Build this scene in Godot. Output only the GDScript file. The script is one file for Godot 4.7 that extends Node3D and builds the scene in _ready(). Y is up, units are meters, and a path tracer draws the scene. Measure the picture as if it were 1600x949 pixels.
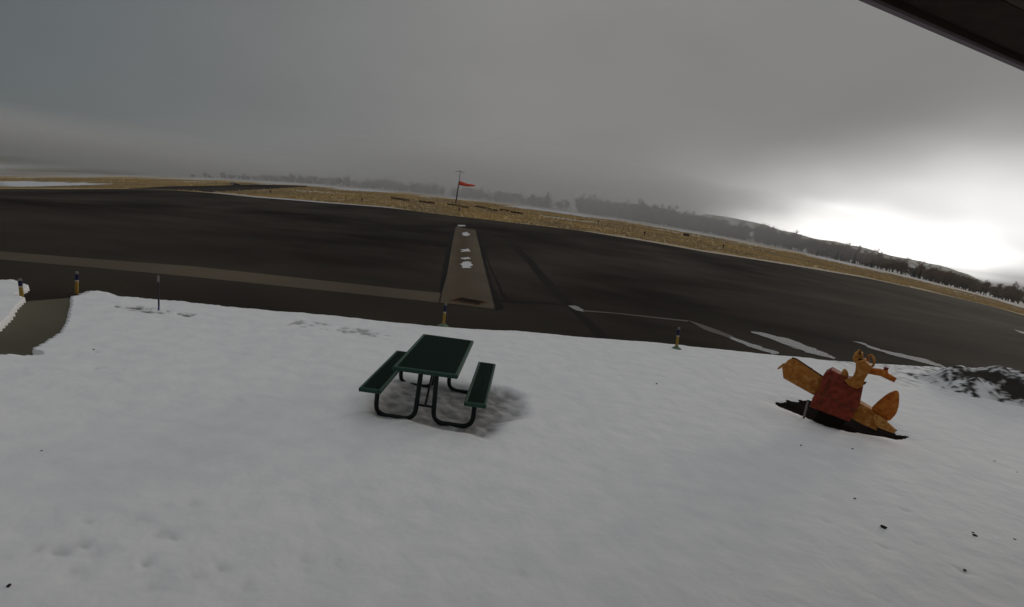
extends Node3D
# A snowy lawn with a picnic table and a rusty machine beside an airfield apron, under a heavy grey sky.
# World: x to the right, f = distance forward (z = -f), metres, y up.

const APRON_EDGE := [Vector2(-83.91, 87.43), Vector2(-72.59, 86.29), Vector2(-66.62, 92.11), Vector2(-60.08, 92.04), Vector2(-48.87, 85.67), Vector2(-38.16, 78.16), Vector2(-28.11, 75.78), Vector2(-19.59, 77.12), Vector2(-9.96, 72.92), Vector2(-1.41, 72.73), Vector2(7.30, 74.71), Vector2(15.59, 72.30), Vector2(23.18, 69.39), Vector2(32.48, 71.84), Vector2(42.76, 75.89), Vector2(52.18, 81.45), Vector2(61.68, 82.65), Vector2(74.00, 84.00), Vector2(70.00, 73.00)]
const TAXIWAY_EDGE := [Vector2(-67.74, 93.64), Vector2(-60.90, 93.64), Vector2(-51.02, 89.43), Vector2(-52.82, 108.02), Vector2(-56.40, 142.33), Vector2(-60.79, 153.35), Vector2(-67.64, 138.16), Vector2(-67.88, 118.86), Vector2(-70.85, 108.50)]
const SNOW_EDGE_WEST := [Vector2(-10.24, 10.63), Vector2(-10.13, 10.81), Vector2(-9.47, 10.47), Vector2(-9.23, 10.15), Vector2(-9.06, 9.72), Vector2(-8.71, 9.55)]
const SNOW_EDGE_EAST := [Vector2(-8.53, 10.28), Vector2(-8.68, 10.59), Vector2(-8.61, 11.04), Vector2(-8.13, 11.02), Vector2(-7.77, 10.80), Vector2(-6.60, 11.04), Vector2(-5.34, 11.23), Vector2(-4.47, 11.43), Vector2(-3.27, 11.61), Vector2(-1.48, 11.88), Vector2(0.09, 12.47), Vector2(1.32, 12.73), Vector2(2.45, 13.06), Vector2(4.30, 13.44), Vector2(6.75, 13.83), Vector2(8.58, 14.12), Vector2(10.76, 14.82), Vector2(12.43, 15.37)]
const PATH := [Vector2(-8.71, 9.55), Vector2(-8.29, 8.92), Vector2(-7.90, 8.43), Vector2(-7.56, 7.94), Vector2(-7.25, 7.46), Vector2(-6.69, 6.44), Vector2(-6.32, 6.75), Vector2(-6.22, 6.71), Vector2(-6.05, 6.86), Vector2(-6.34, 6.98), Vector2(-6.50, 7.45), Vector2(-6.67, 7.85), Vector2(-7.09, 8.46), Vector2(-7.92, 9.55), Vector2(-8.53, 10.28)]
const STRIP := [Vector2(-15.03, 13.58), Vector2(-13.47, 14.01), Vector2(-11.35, 14.82), Vector2(-9.42, 15.70), Vector2(-3.20, 16.68), Vector2(-2.28, 16.92), Vector2(-2.05, 15.09), Vector2(-2.85, 14.99), Vector2(-8.40, 14.01), Vector2(-10.37, 13.54), Vector2(-12.45, 12.94), Vector2(-13.84, 12.50)]
const DRAIN := [Vector2(-2.00, 15.07), Vector2(-2.23, 16.89), Vector2(-2.71, 21.43), Vector2(-4.57, 37.03), Vector2(-6.68, 55.53), Vector2(-4.55, 54.39), Vector2(-2.72, 37.70), Vector2(-1.66, 27.43), Vector2(-0.50, 15.69), Vector2(-0.50, 15.24)]
const GRATE := [Vector2(-1.73, 16.25), Vector2(-0.88, 16.47), Vector2(-0.82, 15.66), Vector2(-1.63, 15.46)]
const ICE_A := [Vector2(-5.30, 49.29), Vector2(-4.98, 50.65), Vector2(-4.52, 48.55), Vector2(-4.46, 46.35), Vector2(-4.90, 46.38)]
const ICE_B := [Vector2(-3.65, 34.79), Vector2(-3.27, 35.86), Vector2(-3.04, 34.26), Vector2(-3.41, 33.03)]
const ICE_C := [Vector2(-3.06, 29.96), Vector2(-2.78, 30.75), Vector2(-2.58, 29.86), Vector2(-2.89, 29.06)]
const ICE_D := [Vector2(-2.81, 27.38), Vector2(-2.61, 28.72), Vector2(-2.21, 27.20), Vector2(-2.17, 25.67), Vector2(-2.53, 25.04)]
const ICE_E := [Vector2(-6.73, 58.01), Vector2(-6.10, 59.10), Vector2(-5.91, 57.36), Vector2(-6.52, 56.31)]
const BRIGHT_PATCH := [Vector2(1.86, 17.82), Vector2(2.12, 18.03), Vector2(2.33, 17.36), Vector2(2.26, 16.95), Vector2(2.03, 17.07)]
const LINE_THIN := [Vector2(2.30, 17.28), Vector2(3.37, 17.63), Vector2(5.95, 18.10), Vector2(5.87, 17.79), Vector2(3.34, 17.42), Vector2(2.27, 17.00)]
const LINE_FAINT := [Vector2(5.97, 18.17), Vector2(6.29, 17.51), Vector2(6.70, 16.11), Vector2(6.52, 15.40), Vector2(5.99, 16.60)]
const LINE_FIRST := [Vector2(6.56, 15.94), Vector2(6.84, 15.26), Vector2(7.22, 14.43), Vector2(7.21, 14.14), Vector2(6.89, 14.04), Vector2(6.59, 14.89), Vector2(6.39, 15.49)]
const LINE_SECOND := [Vector2(7.78, 17.45), Vector2(8.25, 17.65), Vector2(8.89, 16.80), Vector2(9.03, 15.71), Vector2(9.09, 14.65), Vector2(8.84, 14.52), Vector2(8.38, 14.98), Vector2(8.15, 15.61), Vector2(8.45, 15.47), Vector2(8.15, 15.78), Vector2(8.00, 16.64)]
const LINE_THIRD := [Vector2(11.72, 18.38), Vector2(12.01, 18.36), Vector2(11.99, 17.34), Vector2(12.44, 16.92), Vector2(12.90, 16.61), Vector2(12.82, 15.97), Vector2(12.73, 15.51), Vector2(12.44, 15.58), Vector2(12.14, 16.00), Vector2(11.83, 16.44), Vector2(11.63, 17.15)]
const LINE_FOURTH := [Vector2(30.96, 33.60), Vector2(30.66, 32.76), Vector2(29.66, 30.51), Vector2(28.48, 29.28), Vector2(29.26, 31.31)]
const SEAM_A := [Vector2(-4.48, 53.61), Vector2(-4.20, 54.06), Vector2(-2.04, 33.03), Vector2(-0.86, 20.93), Vector2(-0.21, 15.36), Vector2(-0.39, 15.00), Vector2(-1.38, 25.22), Vector2(-2.70, 37.73)]
const SEAM_B := [Vector2(-2.70, 38.81), Vector2(-2.28, 36.32), Vector2(-0.97, 24.35), Vector2(-0.34, 19.04), Vector2(-0.14, 17.40), Vector2(-0.27, 17.01), Vector2(-0.60, 20.21), Vector2(-1.39, 27.30)]
const SEAM_C := [Vector2(-1.64, 50.80), Vector2(-0.99, 48.90), Vector2(0.84, 34.81), Vector2(1.75, 23.10), Vector2(2.17, 17.24), Vector2(2.51, 13.46), Vector2(2.53, 13.04), Vector2(2.21, 12.92), Vector2(1.96, 16.15), Vector2(1.46, 20.81), Vector2(0.58, 31.83)]
const SEAM_D := [Vector2(-5.58, 43.01), Vector2(-6.45, 51.21), Vector2(-6.23, 51.59), Vector2(-4.52, 37.12), Vector2(-3.07, 24.46), Vector2(-2.31, 18.07), Vector2(-2.30, 16.97), Vector2(-2.61, 18.99)]
const SEAM_E := [Vector2(-0.42, 17.15), Vector2(1.06, 17.96), Vector2(1.82, 17.86), Vector2(1.04, 17.46), Vector2(-0.36, 16.67)]
const BARE_EARTH := [Vector2(4.74, 9.19), Vector2(5.15, 9.50), Vector2(5.53, 9.55), Vector2(5.95, 9.80), Vector2(6.24, 9.52), Vector2(6.46, 9.17), Vector2(6.35, 8.68), Vector2(6.33, 8.33), Vector2(6.31, 8.24), Vector2(6.18, 8.10), Vector2(5.97, 8.16), Vector2(5.70, 8.19), Vector2(5.43, 8.22), Vector2(5.20, 8.29), Vector2(5.07, 8.59), Vector2(4.91, 8.87)]
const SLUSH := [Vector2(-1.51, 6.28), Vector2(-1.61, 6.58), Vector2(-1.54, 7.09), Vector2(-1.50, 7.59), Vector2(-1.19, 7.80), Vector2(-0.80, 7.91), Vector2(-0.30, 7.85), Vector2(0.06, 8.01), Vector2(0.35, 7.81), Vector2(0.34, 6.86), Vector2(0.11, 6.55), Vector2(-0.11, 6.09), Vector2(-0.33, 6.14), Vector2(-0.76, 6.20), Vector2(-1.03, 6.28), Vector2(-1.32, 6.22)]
const FOOTPRINTS := [Vector2(-2.69, 3.35), Vector2(-2.89, 3.24), Vector2(-2.77, 3.25), Vector2(-2.52, 3.08), Vector2(-2.18, 3.25), Vector2(-1.80, 3.18), Vector2(-1.69, 3.29), Vector2(-1.21, 3.50), Vector2(-1.99, 3.04), Vector2(-1.45, 3.16), Vector2(0.32, 3.67), Vector2(4.30, 4.51), Vector2(-2.56, 3.68), Vector2(-2.86, 3.60), Vector2(-2.31, 3.98), Vector2(-2.28, 3.55), Vector2(-2.19, 3.55), Vector2(-1.18, 3.40), Vector2(4.53, 5.59), Vector2(4.19, 4.91), Vector2(3.37, 5.13), Vector2(3.76, 4.74), Vector2(-2.73, 3.24), Vector2(6.00, 5.81), Vector2(-5.60, 7.20), Vector2(-5.12, 6.58)]
const DEBRIS := [Vector2(4.00, 5.13), Vector2(4.99, 5.21), Vector2(2.74, 9.39), Vector2(4.21, 7.19), Vector2(5.01, 7.33), Vector2(7.27, 7.61), Vector2(7.28, 7.26), Vector2(4.06, 5.71), Vector2(5.02, 5.27), Vector2(-3.94, 4.45), Vector2(-2.77, 2.90), Vector2(4.33, 4.52), Vector2(5.43, 5.24), Vector2(-5.69, 7.26)]
const POSTS := [Vector2(-8.92, 9.68), Vector2(-8.62, 10.55), Vector2(-6.53, 9.88), Vector2(-1.45, 11.83), Vector2(4.04, 12.77)]
const SOCK_POLE := [Vector2(-14.96, 119.52)]
const MARKERS := [Vector2(-26.81, 109.44), Vector2(-21.45, 103.40), Vector2(-20.63, 106.59), Vector2(-16.64, 102.80), Vector2(-15.10, 106.24), Vector2(-9.80, 99.34), Vector2(-10.15, 111.49), Vector2(-7.16, 106.20), Vector2(-6.86, 102.03), Vector2(-4.76, 100.64), Vector2(-4.83, 106.83), Vector2(-2.78, 105.14), Vector2(-2.74, 103.73), Vector2(-0.05, 100.24)]
const EDGE_LIGHTS := [Vector2(-43.22, 93.37), Vector2(-25.86, 87.51), Vector2(-9.92, 84.35), Vector2(14.18, 104.88), Vector2(19.44, 87.48), Vector2(32.50, 88.49)]
const FAR_BOXES := [Vector2(34.04, 114.67), Vector2(-67.49, 127.85)]
const LEFT_SNOW := [Vector2(-125.90, 129.60), Vector2(-117.15, 128.42), Vector2(-101.38, 120.50), Vector2(-91.13, 116.48), Vector2(-84.52, 112.26), Vector2(-81.42, 107.64), Vector2(-86.17, 105.39), Vector2(-86.61, 100.13), Vector2(-91.29, 98.78), Vector2(-100.47, 103.41)]
const BLOB_A := Vector2(10.95, 12.43)
const BLOB_B := Vector2(11.34, 11.83)
const MACHINE_AT := Vector2(5.36, 8.26)
const MACHINE_TURN := 0.575
const RED_BODY := [Vector2(-0.34, 0.92), Vector2(-0.27, 0.99), Vector2(0.18, 0.84), Vector2(0.19, 0.55), Vector2(0.11, 0.26), Vector2(-0.45, 0.33), Vector2(-0.43, 0.50), Vector2(-0.35, 0.63), Vector2(-0.37, 0.83)]
const WING := [Vector2(-0.96, 0.82), Vector2(-0.91, 0.94), Vector2(-0.85, 1.00), Vector2(-0.79, 1.00), Vector2(-0.36, 0.81), Vector2(-0.33, 0.62), Vector2(-0.44, 0.50), Vector2(-0.91, 0.65)]
const WING_TIP := [Vector2(-1.04, 0.77), Vector2(-1.01, 0.76), Vector2(-0.92, 0.87), Vector2(-0.95, 0.90)]
const WING_KNOB := [Vector2(-0.58, 0.89), Vector2(-0.55, 0.92), Vector2(-0.53, 0.90), Vector2(-0.53, 0.86), Vector2(-0.57, 0.86)]
const BEAM := [Vector2(0.08, 0.59), Vector2(0.17, 0.57), Vector2(0.34, 0.51), Vector2(0.45, 0.42), Vector2(0.48, 0.21), Vector2(0.31, 0.24), Vector2(0.13, 0.29)]
const FIN := [Vector2(0.60, 0.88), Vector2(0.64, 0.84), Vector2(0.67, 0.68), Vector2(0.67, 0.53), Vector2(0.60, 0.37), Vector2(0.44, 0.40), Vector2(0.34, 0.50), Vector2(0.41, 0.64), Vector2(0.50, 0.79)]
const FOOT := [Vector2(0.37, 0.46), Vector2(0.50, 0.44), Vector2(0.65, 0.34), Vector2(0.70, 0.31), Vector2(0.70, 0.25), Vector2(0.60, 0.26), Vector2(0.45, 0.28)]
const ARM := [Vector2(-0.08, 0.89), Vector2(0.02, 0.91), Vector2(0.04, 1.03), Vector2(0.02, 1.19), Vector2(0.12, 1.25), Vector2(0.23, 1.16), Vector2(0.18, 0.98), Vector2(0.17, 0.85), Vector2(0.11, 0.80), Vector2(0.00, 0.82)]
const LUG := [Vector2(-0.13, 0.93), Vector2(-0.13, 1.01), Vector2(-0.10, 1.04), Vector2(-0.06, 1.01), Vector2(-0.03, 0.94), Vector2(-0.05, 0.88), Vector2(-0.10, 0.88)]
const GEAR := [Vector2(0.04, 1.25)]
const GEAR_CASE := [Vector2(-0.04, 1.22), Vector2(-0.03, 1.30), Vector2(0.01, 1.36), Vector2(0.03, 1.37), Vector2(0.08, 1.33), Vector2(0.10, 1.24), Vector2(0.07, 1.17), Vector2(-0.00, 1.16)]
const RING := [Vector2(0.20, 1.24)]
const BAR := [Vector2(0.21, 1.13), Vector2(0.35, 1.15), Vector2(0.43, 1.15), Vector2(0.45, 1.11), Vector2(0.56, 1.07), Vector2(0.54, 1.00), Vector2(0.36, 1.05), Vector2(0.21, 1.06)]
const BAR_KNOB := [Vector2(0.40, 1.15)]
const HOOK := [Vector2(0.16, 0.87), Vector2(0.22, 0.90), Vector2(0.20, 0.85), Vector2(0.17, 0.83)]
const STAND := [Vector2(-0.51, 0.41), Vector2(-0.48, 0.42), Vector2(-0.44, 0.21), Vector2(-0.47, 0.20)]
const LONE_BARE := [Vector3(-101.5, 300.0, 5.8), Vector3(-65.3, 320.0, 5.8), Vector3(-29.8, 330.0, 6.0), Vector3(-24.8, 330.0, 5.6), Vector3(-3.5, 345.0, 7.8), Vector3(3.8, 345.0, 8.5), Vector3(24.6, 330.0, 8.2), Vector3(-88.6, 345.0, 4.7)]
const CONIFERS := [Vector3(-12.9, 330.0, 6.3), Vector3(11.9, 310.0, 9.8), Vector3(8.4, 318.0, 6.4), Vector3(126.3, 235.0, 3.2), Vector3(133.0, 232.0, 4.2), Vector3(134.9, 232.0, 3.2), Vector3(139.3, 230.0, 5.2), Vector3(145.7, 228.0, 4.1), Vector3(161.0, 224.0, 4.3), Vector3(163.2, 224.0, 3.8), Vector3(166.9, 222.0, 3.3)]
const BELT := [Vector3(28.2, 345.0, 10.1), Vector3(54.9, 335.0, 10.6), Vector3(77.3, 322.0, 10.9), Vector3(97.0, 310.0, 9.8), Vector3(114.7, 296.0, 8.4), Vector3(131.5, 276.0, 8.4), Vector3(148.1, 262.0, 7.7), Vector3(160.3, 252.0, 7.7), Vector3(176.4, 238.0, 6.8), Vector3(188.7, 230.0, 6.0), Vector3(195.6, 224.0, 5.9), Vector3(202.2, 218.0, 6.5), Vector3(212.3, 212.0, 7.3)]
const HILL := [Vector2(86, 9.8), Vector2(148, 13.9), Vector2(220, 28.4), Vector2(265, 41.1), Vector2(297, 47.9), Vector2(342, 48.2), Vector2(422, 38.6), Vector2(462, 33.4), Vector2(496, 32.7), Vector2(566, 25.2), Vector2(613, 22.1), Vector2(664, 17.2), Vector2(744, -9.0), Vector2(835, -32.1), Vector2(950, -59.9)]

const STATIONS := [[0.0, 0.0, 0.0, 0.0], [22.0, 0.0, 0.0, 0.0], [45.0, 0.55, 0.006, -0.00085], [75.0, 2.05, 0.0095, -0.00084],
	[160.0, 5.996, 0.00404, -0.000450625], [250.0, 8.2725, 0.00404, -0.0002884], [350.0, 10.9575, 0.00404, -0.000206],
	[520.0, 7.0, 0.002, -0.0001], [900.0, -60.0, 0.0, 0.0], [4000.0, -230.0, 0.0, 0.0]]

var M := {}
var rng := RandomNumberGenerator.new()
var coarse := FastNoiseLite.new()
var fine := FastNoiseLite.new()
var used := {}


# ---------------------------------------------------------------- helpers
func numbered(called: String, parent: Node) -> String:
	var key := str(parent.get_instance_id()) + called
	if not used.has(key):
		used[key] = 0
		return called
	used[key] += 1
	return "%s_%03d" % [called, used[key]]

func tag(o: Node, label: String, category: String, group := "") -> Node:
	o.set_meta("label", label)
	o.set_meta("category", category)
	if group:
		o.set_meta("group", group)
	return o

func thing(called: String, label: String, category: String, at := Vector3.ZERO, turn := 0.0, group := "") -> Node3D:
	var o := Node3D.new()
	o.name = numbered(called, self)
	add_child(o, true)
	o.position = at
	o.rotation.y = turn
	tag(o, label, category, group)
	return o

func obj(called: String, mesh: Mesh, material: Material, parent: Node = self) -> MeshInstance3D:
	var o := MeshInstance3D.new()
	o.name = numbered(called, parent)
	o.mesh = mesh
	if material:
		o.material_override = material
	parent.add_child(o, true)
	return o

func struct(called: String, mesh: Mesh, material: Material, label := "", kind := "structure") -> MeshInstance3D:
	var o := obj(called, mesh, material)
	o.set_meta("kind", kind)
	if label:
		o.set_meta("label", label)
	return o

func copy_of(o: Node3D, at: Vector3, turn: float, size: float, label: String) -> Node3D:
	var c: Node3D = o.duplicate()
	c.name = numbered(str(o.name).rstrip("_0123456789"), self)
	add_child(c, true)
	c.position = at
	c.rotation.y = turn
	c.scale = Vector3.ONE * size
	c.set_meta("label", label)
	return c

func begin() -> SurfaceTool:
	var st := SurfaceTool.new()
	st.begin(Mesh.PRIMITIVE_TRIANGLES)
	return st

func finish(st: SurfaceTool) -> ArrayMesh:
	st.generate_normals()
	return st.commit()

func tri(st: SurfaceTool, a: Vector3, b: Vector3, c: Vector3, away := Vector3.ZERO) -> void:
	# clockwise seen from outside; «away» is a point on the inner side
	if away != Vector3.ZERO and (b - a).cross(c - a).dot((a + b + c) / 3.0 - away) > 0.0:
		var t := b
		b = c
		c = t
	st.add_vertex(a); st.add_vertex(b); st.add_vertex(c)

func quad(st: SurfaceTool, a: Vector3, b: Vector3, c: Vector3, d: Vector3) -> void:
	st.add_vertex(a); st.add_vertex(b); st.add_vertex(c)
	st.add_vertex(a); st.add_vertex(c); st.add_vertex(d)

func box(st: SurfaceTool, at: Vector3, size: Vector3, basis := Basis(), bevel := 0.004) -> void:
	# a box with chamfered edges
	var h := size / 2.0
	bevel = minf(bevel, minf(h.x, minf(h.y, h.z)) * 0.45)
	st.set_smooth_group(-1)
	var P := func(sx: int, sy: int, sz: int, ax: int) -> Vector3:
		var v := Vector3(h.x - bevel, h.y - bevel, h.z - bevel)
		v[ax] = h[ax]
		return at + basis * (v * Vector3(sx, sy, sz))
	for ax in 3:
		var u := (ax + 1) % 3
		var w := (ax + 2) % 3
		for s in [-1, 1]:
			var q := []
			for k in [[-1, -1], [1, -1], [1, 1], [-1, 1]]:
				var sg := [0, 0, 0]
				sg[ax] = s; sg[u] = k[0]; sg[w] = k[1]
				q.append(P.call(sg[0], sg[1], sg[2], ax))
			tri(st, q[0], q[1], q[2], at); tri(st, q[0], q[2], q[3], at)
	for ax in 3:
		var u := (ax + 1) % 3
		var w := (ax + 2) % 3
		for su in [-1, 1]:
			for sw in [-1, 1]:
				var q := []
				for k in [[-1, u], [1, u], [1, w], [-1, w]]:
					var sg := [0, 0, 0]
					sg[ax] = k[0]; sg[u] = su; sg[w] = sw
					q.append(P.call(sg[0], sg[1], sg[2], k[1]))
				tri(st, q[0], q[1], q[2], at); tri(st, q[0], q[2], q[3], at)
	for sx in [-1, 1]:
		for sy in [-1, 1]:
			for sz in [-1, 1]:
				tri(st, P.call(sx, sy, sz, 0), P.call(sx, sy, sz, 1), P.call(sx, sy, sz, 2), at)

func tube(st: SurfaceTool, path: PackedVector3Array, radii: PackedFloat32Array, sides := 10, caps := true) -> void:
	var rings := []
	var side := Vector3.ZERO
	for i in path.size():
		var d := (path[mini(i + 1, path.size() - 1)] - path[maxi(i - 1, 0)]).normalized()
		if side == Vector3.ZERO:
			side = d.cross(Vector3.UP if absf(d.y) < 0.9 else Vector3.RIGHT).normalized()
		side = (side - d * side.dot(d)).normalized()
		var up := d.cross(side)
		var ring := PackedVector3Array()
		for k in sides:
			var a := TAU * k / sides
			ring.append(path[i] + (side * cos(a) + up * sin(a)) * radii[mini(i, radii.size() - 1)])
		rings.append(ring)
	st.set_smooth_group(1)
	for i in path.size() - 1:
		for k in sides:
			var n := (k + 1) % sides
			quad(st, rings[i][k], rings[i][n], rings[i + 1][n], rings[i + 1][k])
	if caps:
		st.set_smooth_group(-1)
		for e in [0, path.size() - 1]:
			for k in sides:
				var n := (k + 1) % sides
				if e == 0:
					tri(st, path[e], rings[e][n], rings[e][k])
				else:
					tri(st, path[e], rings[e][k], rings[e][n])

func lathe(st: SurfaceTool, at: Vector3, profile: Array, sides := 16) -> void:
	# profile: Vector2(radius, height) from bottom to top
	var path := PackedVector3Array()
	var radii := PackedFloat32Array()
	st.set_smooth_group(-1)
	for i in profile.size() - 1:
		for k in sides:
			var a := TAU * k / sides
			var b := TAU * (k + 1) / sides
			var d0 := Vector3(cos(a), 0, sin(a))
			var d1 := Vector3(cos(b), 0, sin(b))
			var y0 := Vector3(0, profile[i].y, 0)
			var y1 := Vector3(0, profile[i + 1].y, 0)
			quad(st, at + d0 * profile[i].x + y0, at + d0 * profile[i + 1].x + y1, at + d1 * profile[i + 1].x + y1, at + d1 * profile[i].x + y0)

func bend(points: Array, r: float) -> PackedVector3Array:
	# a polyline with its corners rounded
	var out := PackedVector3Array([points[0]])
	for i in range(1, points.size() - 1):
		var p: Vector3 = points[i]
		var a: Vector3 = p + (points[i - 1] - p).normalized() * r
		var b: Vector3 = p + (points[i + 1] - p).normalized() * r
		for k in 9:
			var t := k / 8.0
			out.append(a.lerp(p, t).lerp(p.lerp(b, t), t))
	out.append(points[-1])
	return out

func slab(st: SurfaceTool, poly: Array, w0: float, w1: float, bevel := 0.012, bulge := 0.0) -> void:
	# an outline in the x-y plane with thickness from w0 to w1, edges chamfered, front face pushed out by «bulge»
	var mid := Vector2.ZERO
	for p in poly:
		mid += p
	mid /= poly.size()
	var n := poly.size()
	var turn := 0.0
	for i in n:
		turn += poly[i].cross(poly[(i + 1) % n])
	var ring := func(inset: float, w: float) -> Array:
		var r := []
		for p in poly:
			var q: Vector2 = p + (mid - p).normalized() * inset
			r.append(Vector3(q.x, q.y, w))
		return r
	var rings := [ring.call(bevel, w0), ring.call(0.0, w0 + bevel), ring.call(0.0, w1 - bevel), ring.call(bevel, w1)]
	st.set_smooth_group(-1)
	for k in 3:
		for i in n:
			var j := (i + 1) % n
			if turn > 0.0:
				quad(st, rings[k][i], rings[k + 1][i], rings[k + 1][j], rings[k][j])
			else:
				quad(st, rings[k][i], rings[k][j], rings[k + 1][j], rings[k + 1][i])
	var flat := PackedVector2Array()
	for p in rings[3]:
		flat.append(Vector2(p.x, p.y))
	if bulge != 0.0:
		st.set_smooth_group(2)
		var steps := 5
		for s in steps:
			for i in n:
				var j := (i + 1) % n
				var f := func(p: Vector3, t: float) -> Vector3:
					var q := Vector2(p.x, p.y).lerp(mid, t)
					return Vector3(q.x, q.y, p.z + bulge * (1.0 - (1.0 - t) * (1.0 - t)))
				var t0 := float(s) / steps
				var t1 := float(s + 1) / steps
				var q := [f.call(rings[3][i], t0), f.call(rings[3][j], t0), f.call(rings[3][j], t1), f.call(rings[3][i], t1)]
				var back := Vector3(mid.x, mid.y, w1 - 3.0)
				tri(st, q[0], q[1], q[2], back); tri(st, q[0], q[2], q[3], back)
	var index := Geometry2D.triangulate_polygon(flat)
	st.set_smooth_group(-1)
	for i in range(0, index.size(), 3):
		var a := index[i]
		var b := index[i + 1]
		var c := index[i + 2]
		if bulge == 0.0:
			tri(st, rings[3][a], rings[3][b], rings[3][c], Vector3(mid.x, mid.y, w1 - 3.0))
		tri(st, rings[0][a], rings[0][b], rings[0][c], Vector3(mid.x, mid.y, w0 + 3.0))

func rounded(poly: Array, times: int) -> Array:
	# an outline with its corners cut
	for k in times:
		var out := []
		for i in poly.size():
			var a: Vector2 = poly[i]
			var b: Vector2 = poly[(i + 1) % poly.size()]
			out.append(a.lerp(b, 0.22))
			out.append(a.lerp(b, 0.78))
		poly = out
	return poly

func ground_height(x: float, f: float) -> float:
	f = clampf(f, 0.0, 3999.0)
	var i := 0
	while i < STATIONS.size() - 2 and f >= STATIONS[i + 1][0]:
		i += 1
	var a: Array = STATIONS[i]
	var b: Array = STATIONS[i + 1]
	var l: float = b[0] - a[0]
	var t = (f - a[0]) / l
	var c := [0.0, 0.0, 0.0]
	for k in 3:
		var m0 := 0.0
		var m1 := 0.0
		if i > 1:
			m0 = (b[k + 1] - STATIONS[i - 1][k + 1]) / (b[0] - STATIONS[i - 1][0]) * l
		if i + 1 > 1 and i + 1 < STATIONS.size() - 2:
			m1 = (STATIONS[i + 2][k + 1] - a[k + 1]) / (STATIONS[i + 2][0] - a[0]) * l
		c[k] = (2 * t * t * t - 3 * t * t + 1) * a[k + 1] + (t * t * t - 2 * t * t + t) * m0 + (3 * t * t - 2 * t * t * t) * b[k + 1] + (t * t * t - t * t) * m1
	var lim := 1.15 * f + 25.0
	var xc := clampf(x, -lim, lim)
	return c[0] + c[1] * xc + c[2] * xc * xc

func on_ground(p: Vector2, up := 0.0) -> Vector3:
	return Vector3(p.x, ground_height(p.x, p.y) + up, -p.y)

func ground_normal(x: float, f: float) -> Vector3:
	var e := 0.5
	var dx := (ground_height(x + e, f) - ground_height(x - e, f)) / (2 * e)
	var df := (ground_height(x, f + e) - ground_height(x, f - e)) / (2 * e)
	return Vector3(-dx, 1.0, df).normalized()

func sheet(outline: Array, up: float, step: float, color = null) -> ArrayMesh:
	# a level piece of ground laid over the terrain: its outline cut into cells that follow the slope
	var poly := PackedVector2Array(outline)
	var lo := poly[0]
	var hi := poly[0]
	for p in poly:
		lo = lo.min(p)
		hi = hi.max(p)
	var st := begin()
	var put := func(p: Vector2) -> void:
		if color != null:
			st.set_color(color.call(p.x, p.y))
		st.set_normal(ground_normal(p.x, p.y))
		st.set_uv(p)
		st.add_vertex(on_ground(p, up))
	var y := floorf(lo.y / step) * step
	while y < hi.y:
		var x := floorf(lo.x / step) * step
		while x < hi.x:
			var cell := PackedVector2Array([Vector2(x, y), Vector2(x + step, y), Vector2(x + step, y + step), Vector2(x, y + step)])
			for piece in Geometry2D.intersect_polygons(cell, poly):
				var idx := Geometry2D.triangulate_polygon(piece)
				for i in range(0, idx.size(), 3):
					var a: Vector2 = piece[idx[i]]
					var b: Vector2 = piece[idx[i + 1]]
					var c: Vector2 = piece[idx[i + 2]]
					if (b - a).cross(c - a) > 0.0:
						put.call(a); put.call(c); put.call(b)
					else:
						put.call(a); put.call(b); put.call(c)
			x += step
		y += step
	return st.commit()

func rough_outline(outline: Array, cut: float, jitter: float, salt: float) -> Array:
	# the same outline with a ragged edge
	var out := []
	for i in outline.size():
		var a: Vector2 = outline[i]
		var b: Vector2 = outline[(i + 1) % outline.size()]
		var n := clampi(int(a.distance_to(b) / cut), 1, 60)
		for k in n:
			var p := a.lerp(b, float(k) / n)
			out.append(p + Vector2(fine.get_noise_2d(p.x * 40.0 + salt, p.y * 40.0), fine.get_noise_2d(p.x * 40.0, p.y * 40.0 + salt + 300.0)) * jitter)
	return out

func gradient(stops: Array) -> Gradient:
	var g := Gradient.new()
	g.offsets = PackedFloat32Array(stops.map(func(s): return s[0]))
	g.colors = PackedColorArray(stops.map(func(s): return Color(s[1], s[2], s[3]).linear_to_srgb()))
	return g

func noise_map(size: int, frequency: float, octaves: int, stops: Array, salt: int, kind := FastNoiseLite.TYPE_SIMPLEX_SMOOTH) -> NoiseTexture2D:
	var n := FastNoiseLite.new()
	n.noise_type = kind
	n.seed = salt
	n.frequency = frequency
	n.fractal_octaves = octaves
	var t := NoiseTexture2D.new()
	t.width = size
	t.height = size
	t.seamless = true
	t.noise = n
	if stops:
		t.color_ramp = gradient(stops)
	return t

func bump_map(size: int, frequency: float, octaves: int, strength: float, salt: int) -> NoiseTexture2D:
	var t := noise_map(size, frequency, octaves, [], salt)
	t.as_normal_map = true
	t.bump_strength = strength
	return t

func surface(color: Color, roughness: float, tex: Texture2D = null, tile := 1.0, bumps: Texture2D = null, bump_scale := 1.0, world := false) -> StandardMaterial3D:
	# colour given as a linear value
	var m := StandardMaterial3D.new()
	m.albedo_color = color.linear_to_srgb()
	m.roughness = roughness
	m.metallic_specular = 0.3
	m.uv1_triplanar = tex != null or bumps != null
	m.uv1_world_triplanar = world
	m.uv1_scale = Vector3.ONE / tile
	m.albedo_texture = tex
	if bumps:
		m.normal_enabled = true
		m.normal_texture = bumps
		m.normal_scale = bump_scale
	return m

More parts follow.
